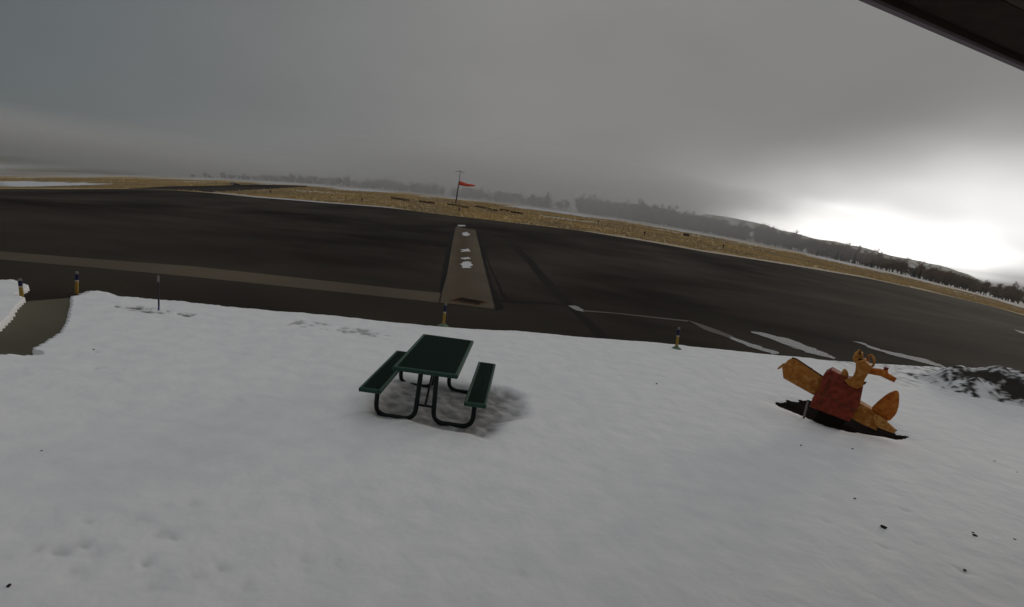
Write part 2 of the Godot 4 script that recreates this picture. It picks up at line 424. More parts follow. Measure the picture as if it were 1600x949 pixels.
func outside_by(p: Vector2, poly: PackedVector2Array) -> float:
	# distance to the outline, negative inside
	var best := 1e9
	for i in poly.size():
		var a := poly[i]
		var d := poly[(i + 1) % poly.size()] - a
		var t := clampf((p - a).dot(d) / d.length_squared(), 0.0, 1.0)
		best = minf(best, p.distance_squared_to(a + d * t))
	best = sqrt(best)
	return -best if Geometry2D.is_point_in_polygon(p, poly) else best


# ---------------------------------------------------------------- sky
func sky_color(d: Vector3) -> Color:
	var az := rad_to_deg(atan2(d.x, -d.z))
	var el := rad_to_deg(asin(clampf(d.y, -1.0, 1.0)))
	var wav := coarse.get_noise_3d(d.x * 140.0, d.y * 330.0, d.z * 140.0)
	var soft := coarse.get_noise_3d(d.x * 55.0 + 70.0, d.y * 150.0, d.z * 55.0)
	# the overcast: dull and bluish away from the break, warmer and lighter towards it
	var side := smoothstep(-53.0, 0.0, az) * (1.0 - smoothstep(70.0, 150.0, az))
	var c := Color(0.104, 0.123, 0.13).lerp(Color(0.222, 0.219, 0.216), side)
	if absf(az) > 110.0:
		c = c.lerp(Color(0.2, 0.205, 0.21), smoothstep(110.0, 150.0, absf(az)))
	var low := 1.0 - smoothstep(-2.0, 9.0, el)
	c = c.lerp(c * Color(0.94, 0.925, 0.91), low)
	c *= 1.0 + 0.06 * wav + 0.09 * soft
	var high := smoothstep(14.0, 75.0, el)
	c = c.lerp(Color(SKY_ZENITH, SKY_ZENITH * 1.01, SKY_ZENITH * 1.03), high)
	# the break in the clouds low over the hills to the right, and the glow round it
	var across := exp(-pow(absf((az - 44.0) / (21.0 if az < 44.0 else 34.0)), 3.0))
	var glow := across * exp(-pow(maxf(el, 0.0) / (8.9 + 2.2 * soft), 3.6))
	c += Color(1.0, 0.99, 0.975) * (1.0 * glow * (1.0 + 0.3 * wav))
	var top := 0.0
	for k in BREAK.size() - 1:
		if az >= BREAK[k].x and az < BREAK[k + 1].x:
			top = lerpf(BREAK[k].y, BREAK[k + 1].y, (az - BREAK[k].x) / (BREAK[k + 1].x - BREAK[k].x))
	if top > 0.0:
		var streak := coarse.get_noise_3d(d.x * 90.0, d.y * 900.0, d.z * 90.0)
		top += 1.4 * wav + 1.0 * soft + 1.1 * streak
		var core := smoothstep(3.4, -2.4, el - top) * smoothstep(0.0, 1.2, top)
		c += Color(1.0, 0.98, 0.94) * (1.9 * pow(core, 1.6))
	c.a = 1.0
	return c

const BREAK := [Vector2(15, 0), Vector2(18, 1.0), Vector2(20.5, 2.0), Vector2(23.5, 3.3), Vector2(26.5, 3.9), Vector2(31, 3.6), Vector2(35, 3.0), Vector2(38, 2.2), Vector2(41, 1.2), Vector2(44, 0.5), Vector2(52, 0.3), Vector2(60, 0)]
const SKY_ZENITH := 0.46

func make_sky() -> PanoramaSkyMaterial:
	var w := 1024
	var h := 512
	var im := Image.create(w, h, false, Image.FORMAT_RGBF)
	for y in h:
		var el := PI * (0.5 - (y + 0.5) / h)
		for x in w:
			var az := TAU * (x + 0.5) / w
			if el < 0.0:
				im.set_pixel(x, y, Color(0.14, 0.142, 0.142))
			else:
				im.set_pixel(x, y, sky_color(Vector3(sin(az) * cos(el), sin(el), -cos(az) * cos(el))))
	var m := PanoramaSkyMaterial.new()
	m.panorama = ImageTexture.create_from_image(im)
	return m


# ---------------------------------------------------------------- the scene
func _ready() -> void:
	rng.seed = 7
	coarse.seed = 3
	coarse.frequency = 0.02
	coarse.fractal_octaves = 4
	fine.seed = 11
	fine.frequency = 0.05
	fine.fractal_octaves = 3

	var cam := Camera3D.new()
	cam.name = "camera"
	cam.position = Vector3(0, 2.66, 0)
	cam.rotation = Vector3(-0.156, 0, 0.1325)
	cam.fov = 58.34
	cam.near = 0.05
	cam.far = 6000.0
	add_child(cam)
	cam.current = true

	var env := Environment.new()
	env.background_mode = Environment.BG_SKY
	env.sky = Sky.new()
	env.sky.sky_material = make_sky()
	env.tonemap_mode = Environment.TONE_MAPPER_LINEAR
	env.tonemap_exposure = 1.0
	env.ssao_enabled = true
	env.ssil_enabled = true
	env.sdfgi_enabled = true
	env.fog_enabled = true
	env.fog_light_color = Color(0.9, 0.9, 0.9)
	env.fog_density = 0.0003
	env.volumetric_fog_enabled = true
	env.volumetric_fog_density = 0.0
	var world := WorldEnvironment.new()
	world.name = "world"
	world.environment = env
	add_child(world)

	var sun := DirectionalLight3D.new()
	sun.name = "sun"
	sun.light_color = Color(1.0, 0.95, 0.88)
	sun.light_energy = 0.25
	sun.light_angular_distance = 14.0
	sun.shadow_enabled = true
	var toward := Vector3(sin(deg_to_rad(44.0)) * cos(deg_to_rad(9.0)), sin(deg_to_rad(9.0)), -cos(deg_to_rad(44.0)) * cos(deg_to_rad(9.0)))
	add_child(sun)
	sun.look_at_from_position(toward * 100.0, Vector3.ZERO)

	materials()
	ground()
	apron()
	snow()
	hill()
	building()
	woodland()
	lone_trees()
	snow_squall()
	picnic_table()
	machine()
	posts()
	windsock()
	segmented_circle()
	edge_lights()
	mound()
	debris()


func materials() -> void:
	var grain := noise_map(512, 0.12, 3, [[0.0, 0.5, 0.5, 0.5], [0.5, 0.82, 0.82, 0.82], [1.0, 1.0, 1.0, 1.0]], 21)
	var grit := bump_map(512, 0.16, 3, 6.0, 22)
	var rolling := bump_map(512, 0.012, 4, 10.0, 23)
	M.snow = surface(Color(1, 1, 1), 0.85, noise_map(512, 0.01, 4, [[0.0, 0.9, 0.91, 0.92], [1.0, 1.0, 1.0, 1.0]], 24), 2.6, rolling, 0.16, true)
	M.snow.vertex_color_use_as_albedo = true
	M.snow.subsurf_scatter_enabled = false
	M.field = surface(Color(1, 1, 1), 0.95, grain, 3.1, grit, 0.8, true)
	M.field.vertex_color_use_as_albedo = true
	M.asphalt = surface(Color(1, 1, 1), 0.9, grain, 0.9, grit, 0.6, true)
	M.asphalt.vertex_color_use_as_albedo = true
	M.asphalt.metallic_specular = 0.08
	M.concrete = surface(Color(1, 1, 1), 0.9, grain, 1.3, grit, 0.35, true)
	M.concrete.vertex_color_use_as_albedo = true
	M.concrete.metallic_specular = 0.2
	M.tar = surface(Color(0.009, 0.008, 0.0075), 0.8, grain, 0.7)
	M.tar.metallic_specular = 0.15
	M.earth = surface(Color(0.022, 0.018, 0.016), 1.0, noise_map(512, 0.05, 4, [[0.3, 0.35, 0.32, 0.3], [0.7, 1, 1, 1]], 25), 0.7, grit, 1.2, true)
	M.worn_paint = surface(Color(0.36, 0.35, 0.33), 0.8, noise_map(512, 0.06, 4, [[0.3, 0.35, 0.34, 0.33], [0.6, 1, 1, 1]], 26), 0.9)
	M.thin_snow = surface(Color(0.68, 0.68, 0.69), 0.9, noise_map(512, 0.03, 4, [[0.3, 0.55, 0.54, 0.53], [0.6, 1, 1, 1]], 27), 1.0)
	M.earth.metallic_specular = 0.03
	M.grate = surface(Color(0.02, 0.015, 0.012), 0.9)
	M.grate.metallic_specular = 0.08
	M.streak = surface(Color(0.5, 0.5, 0.505), 0.9, noise_map(512, 0.03, 4, [[0.32, 0.22, 0.21, 0.2], [0.5, 0.8, 0.8, 0.8], [0.65, 1, 1, 1]], 29), 0.8)
	M.bark = surface(Color(0.11, 0.086, 0.065), 0.95)
	M.twig = surface(Color(0.21, 0.145, 0.09), 0.95)
	M.twig.backlight_enabled = true
	M.twig.backlight = Color(0.16, 0.14, 0.12)
	M.needle = surface(Color(0.028, 0.036, 0.026), 0.95)
	M.dry_grass = surface(Color(0.64, 0.46, 0.21), 0.95)
	M.dry_grass.vertex_color_use_as_albedo = true
	M.dry_grass.backlight_enabled = true
	M.dry_grass.backlight = Color(0.4, 0.33, 0.2)
	M.sage = surface(Color(1, 1, 1), 0.95, grain, 40.0, null, 1.0, true)
	M.sage.vertex_color_use_as_albedo = true
	# painted and coated metal
	M.green_coat = surface(Color(0.006, 0.017, 0.0115), 0.6, null, 1.0)
	M.green_coat.metallic_specular = 0.1
	M.green_rim = surface(Color(0.024, 0.066, 0.047), 0.5, noise_map(256, 0.05, 3, [[0.2, 0.75, 0.78, 0.76], [0.8, 1, 1, 1]], 28), 0.5)
	M.dark_pipe = surface(Color(0.009, 0.013, 0.014), 0.4)
	var wear := bump_map(256, 0.05, 4, 5.0, 30)
	M.red_paint = surface(Color(1, 1, 1), 0.75, noise_map(512, 0.013, 5, [[0.1, 0.13, 0.022, 0.012], [0.4, 0.19, 0.03, 0.016], [0.62, 0.24, 0.036, 0.019], [0.9, 0.22, 0.055, 0.03]], 31), 0.9, wear, 0.5)
	M.orange_paint = surface(Color(1, 1, 1), 0.75, noise_map(512, 0.014, 5, [[0.1, 0.26, 0.09, 0.018], [0.42, 0.35, 0.13, 0.022], [0.65, 0.42, 0.17, 0.03], [0.85, 0.46, 0.26, 0.1]], 32), 0.8, wear, 0.5)
	M.fin_paint = surface(Color(1, 1, 1), 0.75, noise_map(512, 0.016, 5, [[0.15, 0.3, 0.08, 0.014], [0.45, 0.44, 0.125, 0.018], [0.8, 0.54, 0.2, 0.03]], 33), 0.8, wear, 0.5)
	M.tan_paint = surface(Color(1, 1, 1), 0.8, noise_map(512, 0.018, 5, [[0.2, 0.28, 0.12, 0.03], [0.5, 0.44, 0.2, 0.045], [0.8, 0.52, 0.27, 0.08]], 34), 0.7, wear, 0.5)
	M.rust = surface(Color(1, 1, 1), 0.9, noise_map(256, 0.03, 4, [[0.3, 0.05, 0.024, 0.012], [0.7, 0.17, 0.075, 0.025]], 35), 0.5, wear, 0.7)
	M.yellow = surface(Color(0.27, 0.17, 0.025), 0.5)
	M.blue = surface(Color(0.01, 0.01, 0.045), 0.35)
	M.white_band = surface(Color(0.42, 0.36, 0.3), 0.5)
	M.cap = surface(Color(0.17, 0.16, 0.14), 0.4)
	M.base_green = surface(Color(0.11, 0.16, 0.1), 0.7)
	M.stake_dark = surface(Color(0.035, 0.028, 0.045), 0.6)
	M.stake_blue = surface(Color(0.06, 0.08, 0.2), 0.6)
	M.steel = surface(Color(0.2, 0.19, 0.18), 0.5)
	M.pole = surface(Color(0.05, 0.046, 0.042), 0.7)
	M.sock = surface(Color(0.72, 0.085, 0.03), 0.7)
	M.sock.backlight_enabled = true
	M.sock.backlight = Color(0.6, 0.12, 0.04)
	M.plank = surface(Color(1, 1, 1), 0.9, noise_map(256, 0.03, 4, [[0.3, 0.035, 0.02, 0.01], [0.7, 0.11, 0.055, 0.022]], 36), 2.0)
	M.brown_board = surface(Color(0.036, 0.023, 0.015), 0.8, noise_map(256, 0.03, 4, [[0.2, 0.6, 0.6, 0.6], [0.8, 1, 1, 1]], 37), 0.6)
	M.trim_board = surface(Color(0.075, 0.062, 0.045), 0.8)
	M.drip = surface(Color(0.2, 0.17, 0.2), 0.5)
	M.wall = surface(Color(0.2, 0.15, 0.1), 0.9, grain, 1.0)
	M.clod = surface(Color(0.03, 0.024, 0.018), 1.0)


func edge_distance(x: float) -> float:
	# how far ahead the apron ends at x
	for i in 16:
		var a: Vector2 = APRON_EDGE[i]
		var b: Vector2 = APRON_EDGE[i + 1]
		if x >= a.x and x <= b.x:
			return lerpf(a.y, b.y, (x - a.x) / maxf(b.x - a.x, 0.01))
	return 87.0

func field_color(x: float, f: float) -> Color:
	var n := fine.get_noise_2d(x * 1.1, f * 1.1)
	var b := coarse.get_noise_2d(x * 3.0, f * 3.0)
	var c := Color(0.6, 0.43, 0.19).lerp(Color(0.52, 0.39, 0.2), clampf(0.5 + 1.6 * b, 0.0, 1.0))
	c = c.lerp(Color(0.4, 0.3, 0.13), clampf(n * 1.5, 0.0, 0.6))
	var snowy := 0.0
	if f > 40.0:
		var e := f - edge_distance(x)
		var strip := fine.get_noise_2d(x * 0.5 + 50.0, f * 0.25)
		var open := smoothstep(-60.0, -35.0, x)
		snowy = (1.0 - smoothstep(0.7, 2.6 + 5.0 * maxf(0.0, strip), absf(e - 1.0))) * smoothstep(-0.25, 0.15, strip + 0.25 * (1.0 - smoothstep(-35.0, -18.0, x)) + 0.12 * smoothstep(25.0, 45.0, x))
		snowy *= open * (1.0 - 0.55 * smoothstep(-25.0, -5.0, x))
		var far := 139.0 + 10.0 * fine.get_noise_2d(x * 0.25, 9.0) + (14.0 if x < -70.0 else 0.0)
		snowy = maxf(snowy, smoothstep(far, far + 9.0, f) * smoothstep(-0.2, 0.12, fine.get_noise_2d(x * 0.7, f * 0.35)))
		snowy = maxf(snowy, 0.8 * smoothstep(0.36, 0.5, fine.get_noise_2d(x * 0.35 + 400.0, f * 0.8)) * smoothstep(92.0, 106.0, f))
	elif f < 24.0:
		c = Color(0.06, 0.045, 0.03)
	if f > 230.0:
		snowy = maxf(snowy, smoothstep(-0.1, 0.2, b))
	return c.lerp(Color(0.72, 0.72, 0.73), clampf(snowy, 0.0, 1.0))

func axis(marks: Array) -> PackedFloat32Array:
	# [[to, step], ...] from the first mark's start
	var out := PackedFloat32Array()
	var at: float = marks[0]
	for i in range(1, marks.size()):
		while at < marks[i][0] - 0.001:
			out.append(at)
			at += marks[i][1]
	out.append(at)
	return out

func ground() -> void:
	var xs := axis([-3000.0, [-1000.0, 250.0], [-300.0, 50.0], [-190.0, 5.0], [190.0, 1.25], [300.0, 5.0], [1000.0, 50.0], [3000.0, 250.0]])
	var fs := axis([-600.0, [-100.0, 100.0], [0.0, 20.0], [64.0, 2.0], [170.0, 0.9], [240.0, 2.5], [400.0, 10.0], [1000.0, 50.0], [3500.0, 250.0]])
	var arrays := []
	arrays.resize(Mesh.ARRAY_MAX)
	var pos := PackedVector3Array()
	var nor := PackedVector3Array()
	var col := PackedColorArray()
	var idx := PackedInt32Array()
	var w := xs.size()
	for f in fs:
		for x in xs:
			pos.append(Vector3(x, ground_height(x, f), -f))
			nor.append(ground_normal(x, f))
			col.append(field_color(x, f))
	for j in fs.size() - 1:
		for i in w - 1:
			var a := j * w + i
			idx.append_array([a, a + w, a + 1, a + 1, a + w, a + w + 1])
	arrays[Mesh.ARRAY_VERTEX] = pos
	arrays[Mesh.ARRAY_NORMAL] = nor
	arrays[Mesh.ARRAY_COLOR] = col
	arrays[Mesh.ARRAY_INDEX] = idx
	var m := ArrayMesh.new()
	m.add_surface_from_arrays(Mesh.PRIMITIVE_TRIANGLES, arrays)
	struct("ground", m, M.field, "dry tan grass field with patches of snow beyond the asphalt")

	# dry grass standing on the field
	var st := begin()
	for k in 9:
		var a := TAU * k / 9.0 + rng.randf() * 0.5
		var d := Vector3(cos(a), 0, sin(a))
		var s := Vector3(-d.z, 0, d.x) * 0.028
		var foot := d * rng.randf_range(0.02, 0.14)
		var tip := foot + d * rng.randf_range(0.03, 0.16) + Vector3.UP * rng.randf_range(0.12, 0.26)
		st.set_normal(Vector3.UP)
		st.add_vertex(foot - s); st.add_vertex(tip); st.add_vertex(foot + s)
	var mm := MultiMesh.new()
	mm.transform_format = MultiMesh.TRANSFORM_3D
	mm.use_colors = true
	mm.mesh = st.commit()
	var places := []
	while places.size() < 30000:
		var f := rng.randf_range(68.0, 146.0)
		var x := rng.randf_range(-1.12 * f, 1.12 * f)
		var e := f - edge_distance(x)
		if e < 0.7 or (x < -58.0 and f < 94.0) or Geometry2D.is_point_in_polygon(Vector2(x, f), PackedVector2Array(TAXIWAY_EDGE)) or Geometry2D.is_point_in_polygon(Vector2(x, f), PackedVector2Array(LEFT_SNOW)):
			continue
		if field_color(x, f).b > 0.3:
			continue
		places.append(Vector2(x, f))
	mm.instance_count = places.size()
	for i in places.size():
		var s := rng.randf_range(0.7, 1.5)
		mm.set_instance_transform(i, Transform3D(Basis(Vector3.UP, rng.randf() * TAU).scaled(Vector3(s, s * rng.randf_range(0.7, 1.1), s)), on_ground(places[i], -0.01)))
		var t := clampf(0.5 + 1.4 * coarse.get_noise_2d(places[i].x * 3.0, places[i].y * 3.0), 0.0, 1.0)
		mm.set_instance_color(i, Color(1, 1, 1).lerp(Color(0.72, 0.78, 1.0), t) * rng.randf_range(0.75, 1.1))
	var g := MultiMeshInstance3D.new()
	g.name = "dry_grass"
	g.multimesh = mm
	g.material_override = M.dry_grass
	add_child(g)
	g.set_meta("kind", "stuff")
	g.set_meta("label", "short dry golden grass on the field beyond the apron")


func asphalt_color(x: float, f: float) -> Color:
	var b := coarse.get_noise_2d(x * 2.4, f * 1.3)
	var n := fine.get_noise_2d(x * 1.6, f * 1.5)
	var s := 1.0 + 0.75 * b + 0.5 * n + 0.25 * fine.get_noise_2d(x * 5.0, f * 12.0) + 0.3 * coarse.get_noise_2d(x * 6.0 + 500.0, f * 9.0)
	s *= 1.0 + 0.04 * smoothstep(2.0, 30.0, x)
	s = clampf(s, 0.35, 1.8)
	var c := Color(0.048, 0.0405, 0.0335) * s
	c.a = 1.0
	return c

func concrete_color(x: float, f: float) -> Color:
	var b := coarse.get_noise_2d(x * 4.0 + 200.0, f * 2.0)
	var n := fine.get_noise_2d(x * 6.0, f * 4.0)
	var c := Color(0.128, 0.103, 0.072) * (1.0 + 0.35 * b + 0.22 * n)
	# rust stain running down the middle of the drain
	var mid := lerpf(-1.25, -5.6, clampf((f - 15.5) / 39.0, 0.0, 1.0))
	if x > -2.9 and x < 0.0 or f > 20.0:
		var stain := exp(-pow((x - mid + 0.15) / 0.5, 2.0)) * (0.55 + 0.8 * b)
		c = c.lerp(Color(0.088, 0.058, 0.034), clampf(stain, 0.0, 0.8))
	c.a = 1.0
	return c

func path_color(x: float, f: float) -> Color:
	var n := fine.get_noise_2d(x * 9.0, f * 9.0)
	var c := Color(0.132, 0.122, 0.084) * (1.0 + 0.25 * n + 0.2 * coarse.get_noise_2d(x * 9.0, f * 9.0))
	c.a = 1.0
	return c

func apron() -> void:
	var near := [Vector2(78, 40), Vector2(40, 22), Vector2(22, 15.5), Vector2(13.2, 14.4), Vector2(10.8, 14.3), Vector2(6.7, 13.4), Vector2(2.5, 12.6), Vector2(-1.5, 11.4), Vector2(-5.3, 10.8), Vector2(-7.6, 10.3), Vector2(-8.5, 10.2), Vector2(-8.72, 9.56), Vector2(-9.1, 9.4), Vector2(-11, 9.9), Vector2(-24, 8), Vector2(-60, 20), Vector2(-110, 60), Vector2(-118, 84)]
	struct("asphalt_apron", sheet(APRON_EDGE + near, 0.03, 1.0, asphalt_color), M.asphalt, "wide dark asphalt aircraft apron")
	struct("taxiway", sheet(TAXIWAY_EDGE, 0.025, 2.0, asphalt_color), M.asphalt, "narrow asphalt taxiway behind the tongue of dry grass on the left")
	struct("concrete_strip", sheet(STRIP, 0.036, 0.5, concrete_color), M.concrete, "pale concrete strip set across the asphalt on the left")
	struct("concrete_drain", sheet(DRAIN, 0.042, 0.5, concrete_color), M.concrete, "tapering rust stained concrete drain strip running away up the apron")
	struct("concrete_path", sheet([Vector2(-8.76, 9.62), Vector2(-8.47, 10.34), Vector2(-7.75, 9.6), Vector2(-6.8, 8.3), Vector2(-6.2, 7.4), Vector2(-5.7, 6.8), Vector2(-5.6, 6.2), Vector2(-8.2, 5.2), Vector2(-9.2, 6.4), Vector2(-9.0, 8.6)], 0.022, 0.25, path_color), M.concrete, "concrete footpath cleared of snow at the left edge")
	for s in [SEAM_A, SEAM_B, SEAM_C, SEAM_D, SEAM_E]:
		struct("tar_seam", sheet(rough_outline(s, 0.6, 0.1, 5.0), 0.0345, 0.75), M.tar)
	for s in [LINE_SECOND, LINE_THIRD, LINE_FOURTH, LINE_FIRST]:
		struct("snow_streak", sheet(rough_outline(s, 0.12, 0.15, 40.0), 0.039, 0.4), M.streak)
	for s in [LINE_THIN, LINE_FAINT]:
		struct("painted_line", sheet(rough_outline(s, 0.3, 0.03, 80.0), 0.0375, 0.5), surface(Color(0.088, 0.08, 0.07), 0.85))
	struct("bright_patch", sheet(rough_outline(BRIGHT_PATCH, 0.1, 0.06, 90.0), 0.039, 0.4), M.worn_paint)
	for s in [ICE_A, ICE_B, ICE_C, ICE_D, ICE_E]:
		struct("snow_patch", sheet(rough_outline(s, 0.3, 0.22, 60.0), 0.05, 0.5), M.thin_snow)
	struct("field_snow", sheet(rough_outline(LEFT_SNOW, 1.5, 4.0, 70.0), 0.12, 2.0, func(x, f): return Color(0.66, 0.67, 0.68)), M.snow, "long patch of old snow on the grass at far left")
	var g := thing("drain_grate", "dark rectangular grate at the near end of the concrete drain", "drain grate", on_ground(Vector2(-1.27, 16.0), 0.042), -0.27)
	var st := begin()
	box(st, Vector3(0, 0.008, 0.37), Vector3(0.92, 0.016, 0.06)); box(st, Vector3(0, 0.008, -0.37), Vector3(0.92, 0.016, 0.06))
	box(st, Vector3(0.44, 0.008, 0), Vector3(0.05, 0.016, 0.68)); box(st, Vector3(-0.44, 0.008, 0), Vector3(0.05, 0.016, 0.68))
	obj("frame", finish(st), M.rust, g)
	for i in 11:
		st = begin()
		box(st, Vector3(-0.36 + i * 0.072, 0.007, 0), Vector3(0.04, 0.014, 0.68))
		obj("bar", finish(st), M.grate, g)


# ---------------------------------------------------------------- the snow on the lawn
func snow() -> void:
	var lawn := PackedVector2Array([Vector2(-40, 12)] + SNOW_EDGE_WEST + PATH.slice(1) + SNOW_EDGE_EAST + [Vector2(14.2, 15.6), Vector2(20, 17), Vector2(40, 24), Vector2(40, -8), Vector2(-40, -8)])
	var earth := PackedVector2Array(BARE_EARTH)
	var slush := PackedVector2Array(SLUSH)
	var xs := axis([-40.0, [-12.0, 1.0], [-5.6, 0.05], [13.6, 0.06], [40.0, 0.8]])
	var fs := axis([-8.0, [2.4, 0.4], [16.0, 0.05], [24.0, 0.4]])
	var prints := PackedVector2Array(FOOTPRINTS)
	var dents := []
	for p in prints:
		dents.append([p, rng.randf_range(0.03, 0.055), rng.randf_range(0.4, 0.9)])
		if rng.randf() < 0.6:
			dents.append([p + Vector2(rng.randf_range(-0.2, 0.2), rng.randf_range(-0.12, 0.12)), rng.randf_range(0.02, 0.045), rng.randf_range(0.3, 0.6)])
	for k in 100:
		var q := Vector2(rng.randf_range(-6.0, 9.0), rng.randf_range(2.8, 8.0))
		if q.x > 3.0 or q.x < -1.5 or q.y < 3.6:
			dents.append([q, rng.randf_range(0.02, 0.06), rng.randf_range(0.15, 0.45)])
	var grid := {}
	for d in dents:
		for i in range(-1, 2):
			for j in range(-1, 2):
				var key := Vector2i(int(floor(d[0].x * 3.0)) + i, int(floor(d[0].y * 3.0)) + j)
				if not grid.has(key):
					grid[key] = []
				grid[key].append(d)
	var w := xs.size()
	var pos := PackedVector3Array()
	var col := PackedColorArray()
	for f in fs:
		for x in xs:
			var p := Vector2(x, f)
			var n1 := fine.get_noise_2d(x * 18.0, f * 18.0)
			var n2 := fine.get_noise_2d(x * 70.0, f * 70.0)
			var roll := coarse.get_noise_2d(x * 18.0, f * 18.0)
			var d := -outside_by(p, lawn) if f > 6.0 else 3.0
			var by_path := 1.0 if (x < -5.5 and f < 11.5) else 0.28
			d += by_path * (0.07 * n1 + 0.06 * n2)
			var t := 0.085 * smoothstep(0.0, 0.22, d) if d > 0.0 else maxf(-0.2, d * 0.5)
			t += 0.014 * roll + 0.002 * n1 + 0.001 * n2 if d > 0.0 else 0.0
			# a low bank pushed up along the apron
			t += 0.012 * exp(-pow((d - 0.28) / 0.2, 2.0)) * clampf(0.4 + 1.6 * n1, 0.0, 1.0) * (1.0 if f > 9.5 else 0.0)
			var white := Color(0.81, 0.81, 0.815)
			if x > 3.8 and x < 7.6 and f > 7.3 and f < 11.0:
				var s := outside_by(p, earth) + 0.07 * n1 + 0.06 * n2
				if s < 0.3:
					t = lerpf(-0.03, t, smoothstep(-0.1, 0.02, s)) - 0.03 * (1.0 - smoothstep(0.02, 0.3, s))
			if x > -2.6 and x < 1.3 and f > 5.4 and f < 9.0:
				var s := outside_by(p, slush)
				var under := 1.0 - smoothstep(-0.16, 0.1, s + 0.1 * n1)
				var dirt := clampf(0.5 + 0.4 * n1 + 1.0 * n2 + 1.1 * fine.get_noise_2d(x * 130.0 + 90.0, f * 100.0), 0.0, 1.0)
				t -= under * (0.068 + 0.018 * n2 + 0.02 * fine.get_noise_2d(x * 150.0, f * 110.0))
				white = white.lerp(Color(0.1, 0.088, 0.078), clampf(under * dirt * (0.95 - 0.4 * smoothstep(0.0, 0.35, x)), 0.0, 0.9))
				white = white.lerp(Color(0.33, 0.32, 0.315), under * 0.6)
			var key := Vector2i(int(floor(x * 3.0)), int(floor(f * 3.0)))
			if grid.has(key):
				for q in grid[key]:
					var r: float = p.distance_to(q[0]) / (q[1] * (1.0 + 0.8 * n1))
					if r < 1.6:
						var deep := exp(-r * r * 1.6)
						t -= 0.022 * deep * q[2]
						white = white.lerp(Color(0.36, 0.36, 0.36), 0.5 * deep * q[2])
			# grit blown over the snow near the mound and along the apron
			var gritty := smoothstep(0.12, 0.42, n2 + 0.4 * n1 + 0.2 * roll) * (smoothstep(7.4, 10.4, x) * smoothstep(11.2, 13.4, f))
			if x > -7.3 and x < -5.9 and f > 9.6 and f < 10.05:
				gritty = maxf(gritty, smoothstep(0.0, 0.25, n2 + n1) * (1.0 - smoothstep(0.1, 0.25, absf(f - 9.8))) )
			if x > -4.2 and x < -2.2 and f > 10.0 and f < 10.6:
				gritty = maxf(gritty, 0.6 * smoothstep(0.1, 0.35, n2 + n1))
			if x < -5.5 and f > 7.2 and f < 11.0 and d > 0.0 and d < 0.32:
				gritty = maxf(gritty, smoothstep(0.02, 0.2, n2 + 0.5 * n1) * (1.0 - smoothstep(0.1, 0.32, d)))
			t -= 0.03 * gritty
			white = white.lerp(Color(0.07, 0.06, 0.05), 0.85 * gritty)
			pos.append(Vector3(x, 0.012 + t, -f))
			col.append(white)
	var idx := PackedInt32Array()
	for j in fs.size() - 1:
		for i in w - 1:
			var a := j * w + i
			if maxf(maxf(pos[a].y, pos[a + 1].y), maxf(pos[a + w].y, pos[a + w + 1].y)) < -0.03:
				continue
			idx.append_array([a, a + w, a + 1, a + 1, a + w, a + w + 1])
	var nor := PackedVector3Array()
	nor.resize(pos.size())
	for k in range(0, idx.size(), 3):
		var c := (pos[idx[k + 2]] - pos[idx[k]]).cross(pos[idx[k + 1]] - pos[idx[k]])
		nor[idx[k]] += c
		nor[idx[k + 1]] += c
		nor[idx[k + 2]] += c
	for i in nor.size():
		nor[i] = nor[i].normalized() if nor[i].length() > 0.0 else Vector3.UP
	var arrays := []
	arrays.resize(Mesh.ARRAY_MAX)
	arrays[Mesh.ARRAY_VERTEX] = pos
	arrays[Mesh.ARRAY_NORMAL] = nor
	arrays[Mesh.ARRAY_COLOR] = col
	arrays[Mesh.ARRAY_INDEX] = idx
	var m := ArrayMesh.new()
	m.add_surface_from_arrays(Mesh.PRIMITIVE_TRIANGLES, arrays)
	struct("snow_ground", m, M.snow, "smooth snow lying on the lawn in front of the apron")
	# bare dark earth where the machine stands, and trodden earth under the table
	for spot in [[Vector2(4.5, 7.9), Vector2(2.6, 2.6), 0.062, "patch of bare dark earth under the rusty machine"], [Vector2(-1.9, 6.1), Vector2(2.6, 2.3), -0.002, "trodden earth showing through the thin snow under the picnic table"]]:
		var st := begin()
		var cells := 60
		var at := func(i: int, j: int) -> Vector3:
			var p: Vector2 = spot[0] + spot[1] * Vector2(float(i) / cells, float(j) / cells)
			var edge := minf(minf(i, cells - i), minf(j, cells - j)) / 8.0
			return Vector3(p.x, -0.01 + (spot[2] + 0.01) * minf(edge, 1.0) + 0.03 * maxf(-0.3, fine.get_noise_2d(p.x * 60.0, p.y * 60.0)), -p.y)
		st.set_smooth_group(0)
		for j in cells:
			for i in cells:
				quad(st, at.call(i, j), at.call(i, j + 1), at.call(i + 1, j + 1), at.call(i + 1, j))
		struct("bare_earth", finish(st), M.earth, spot[3])


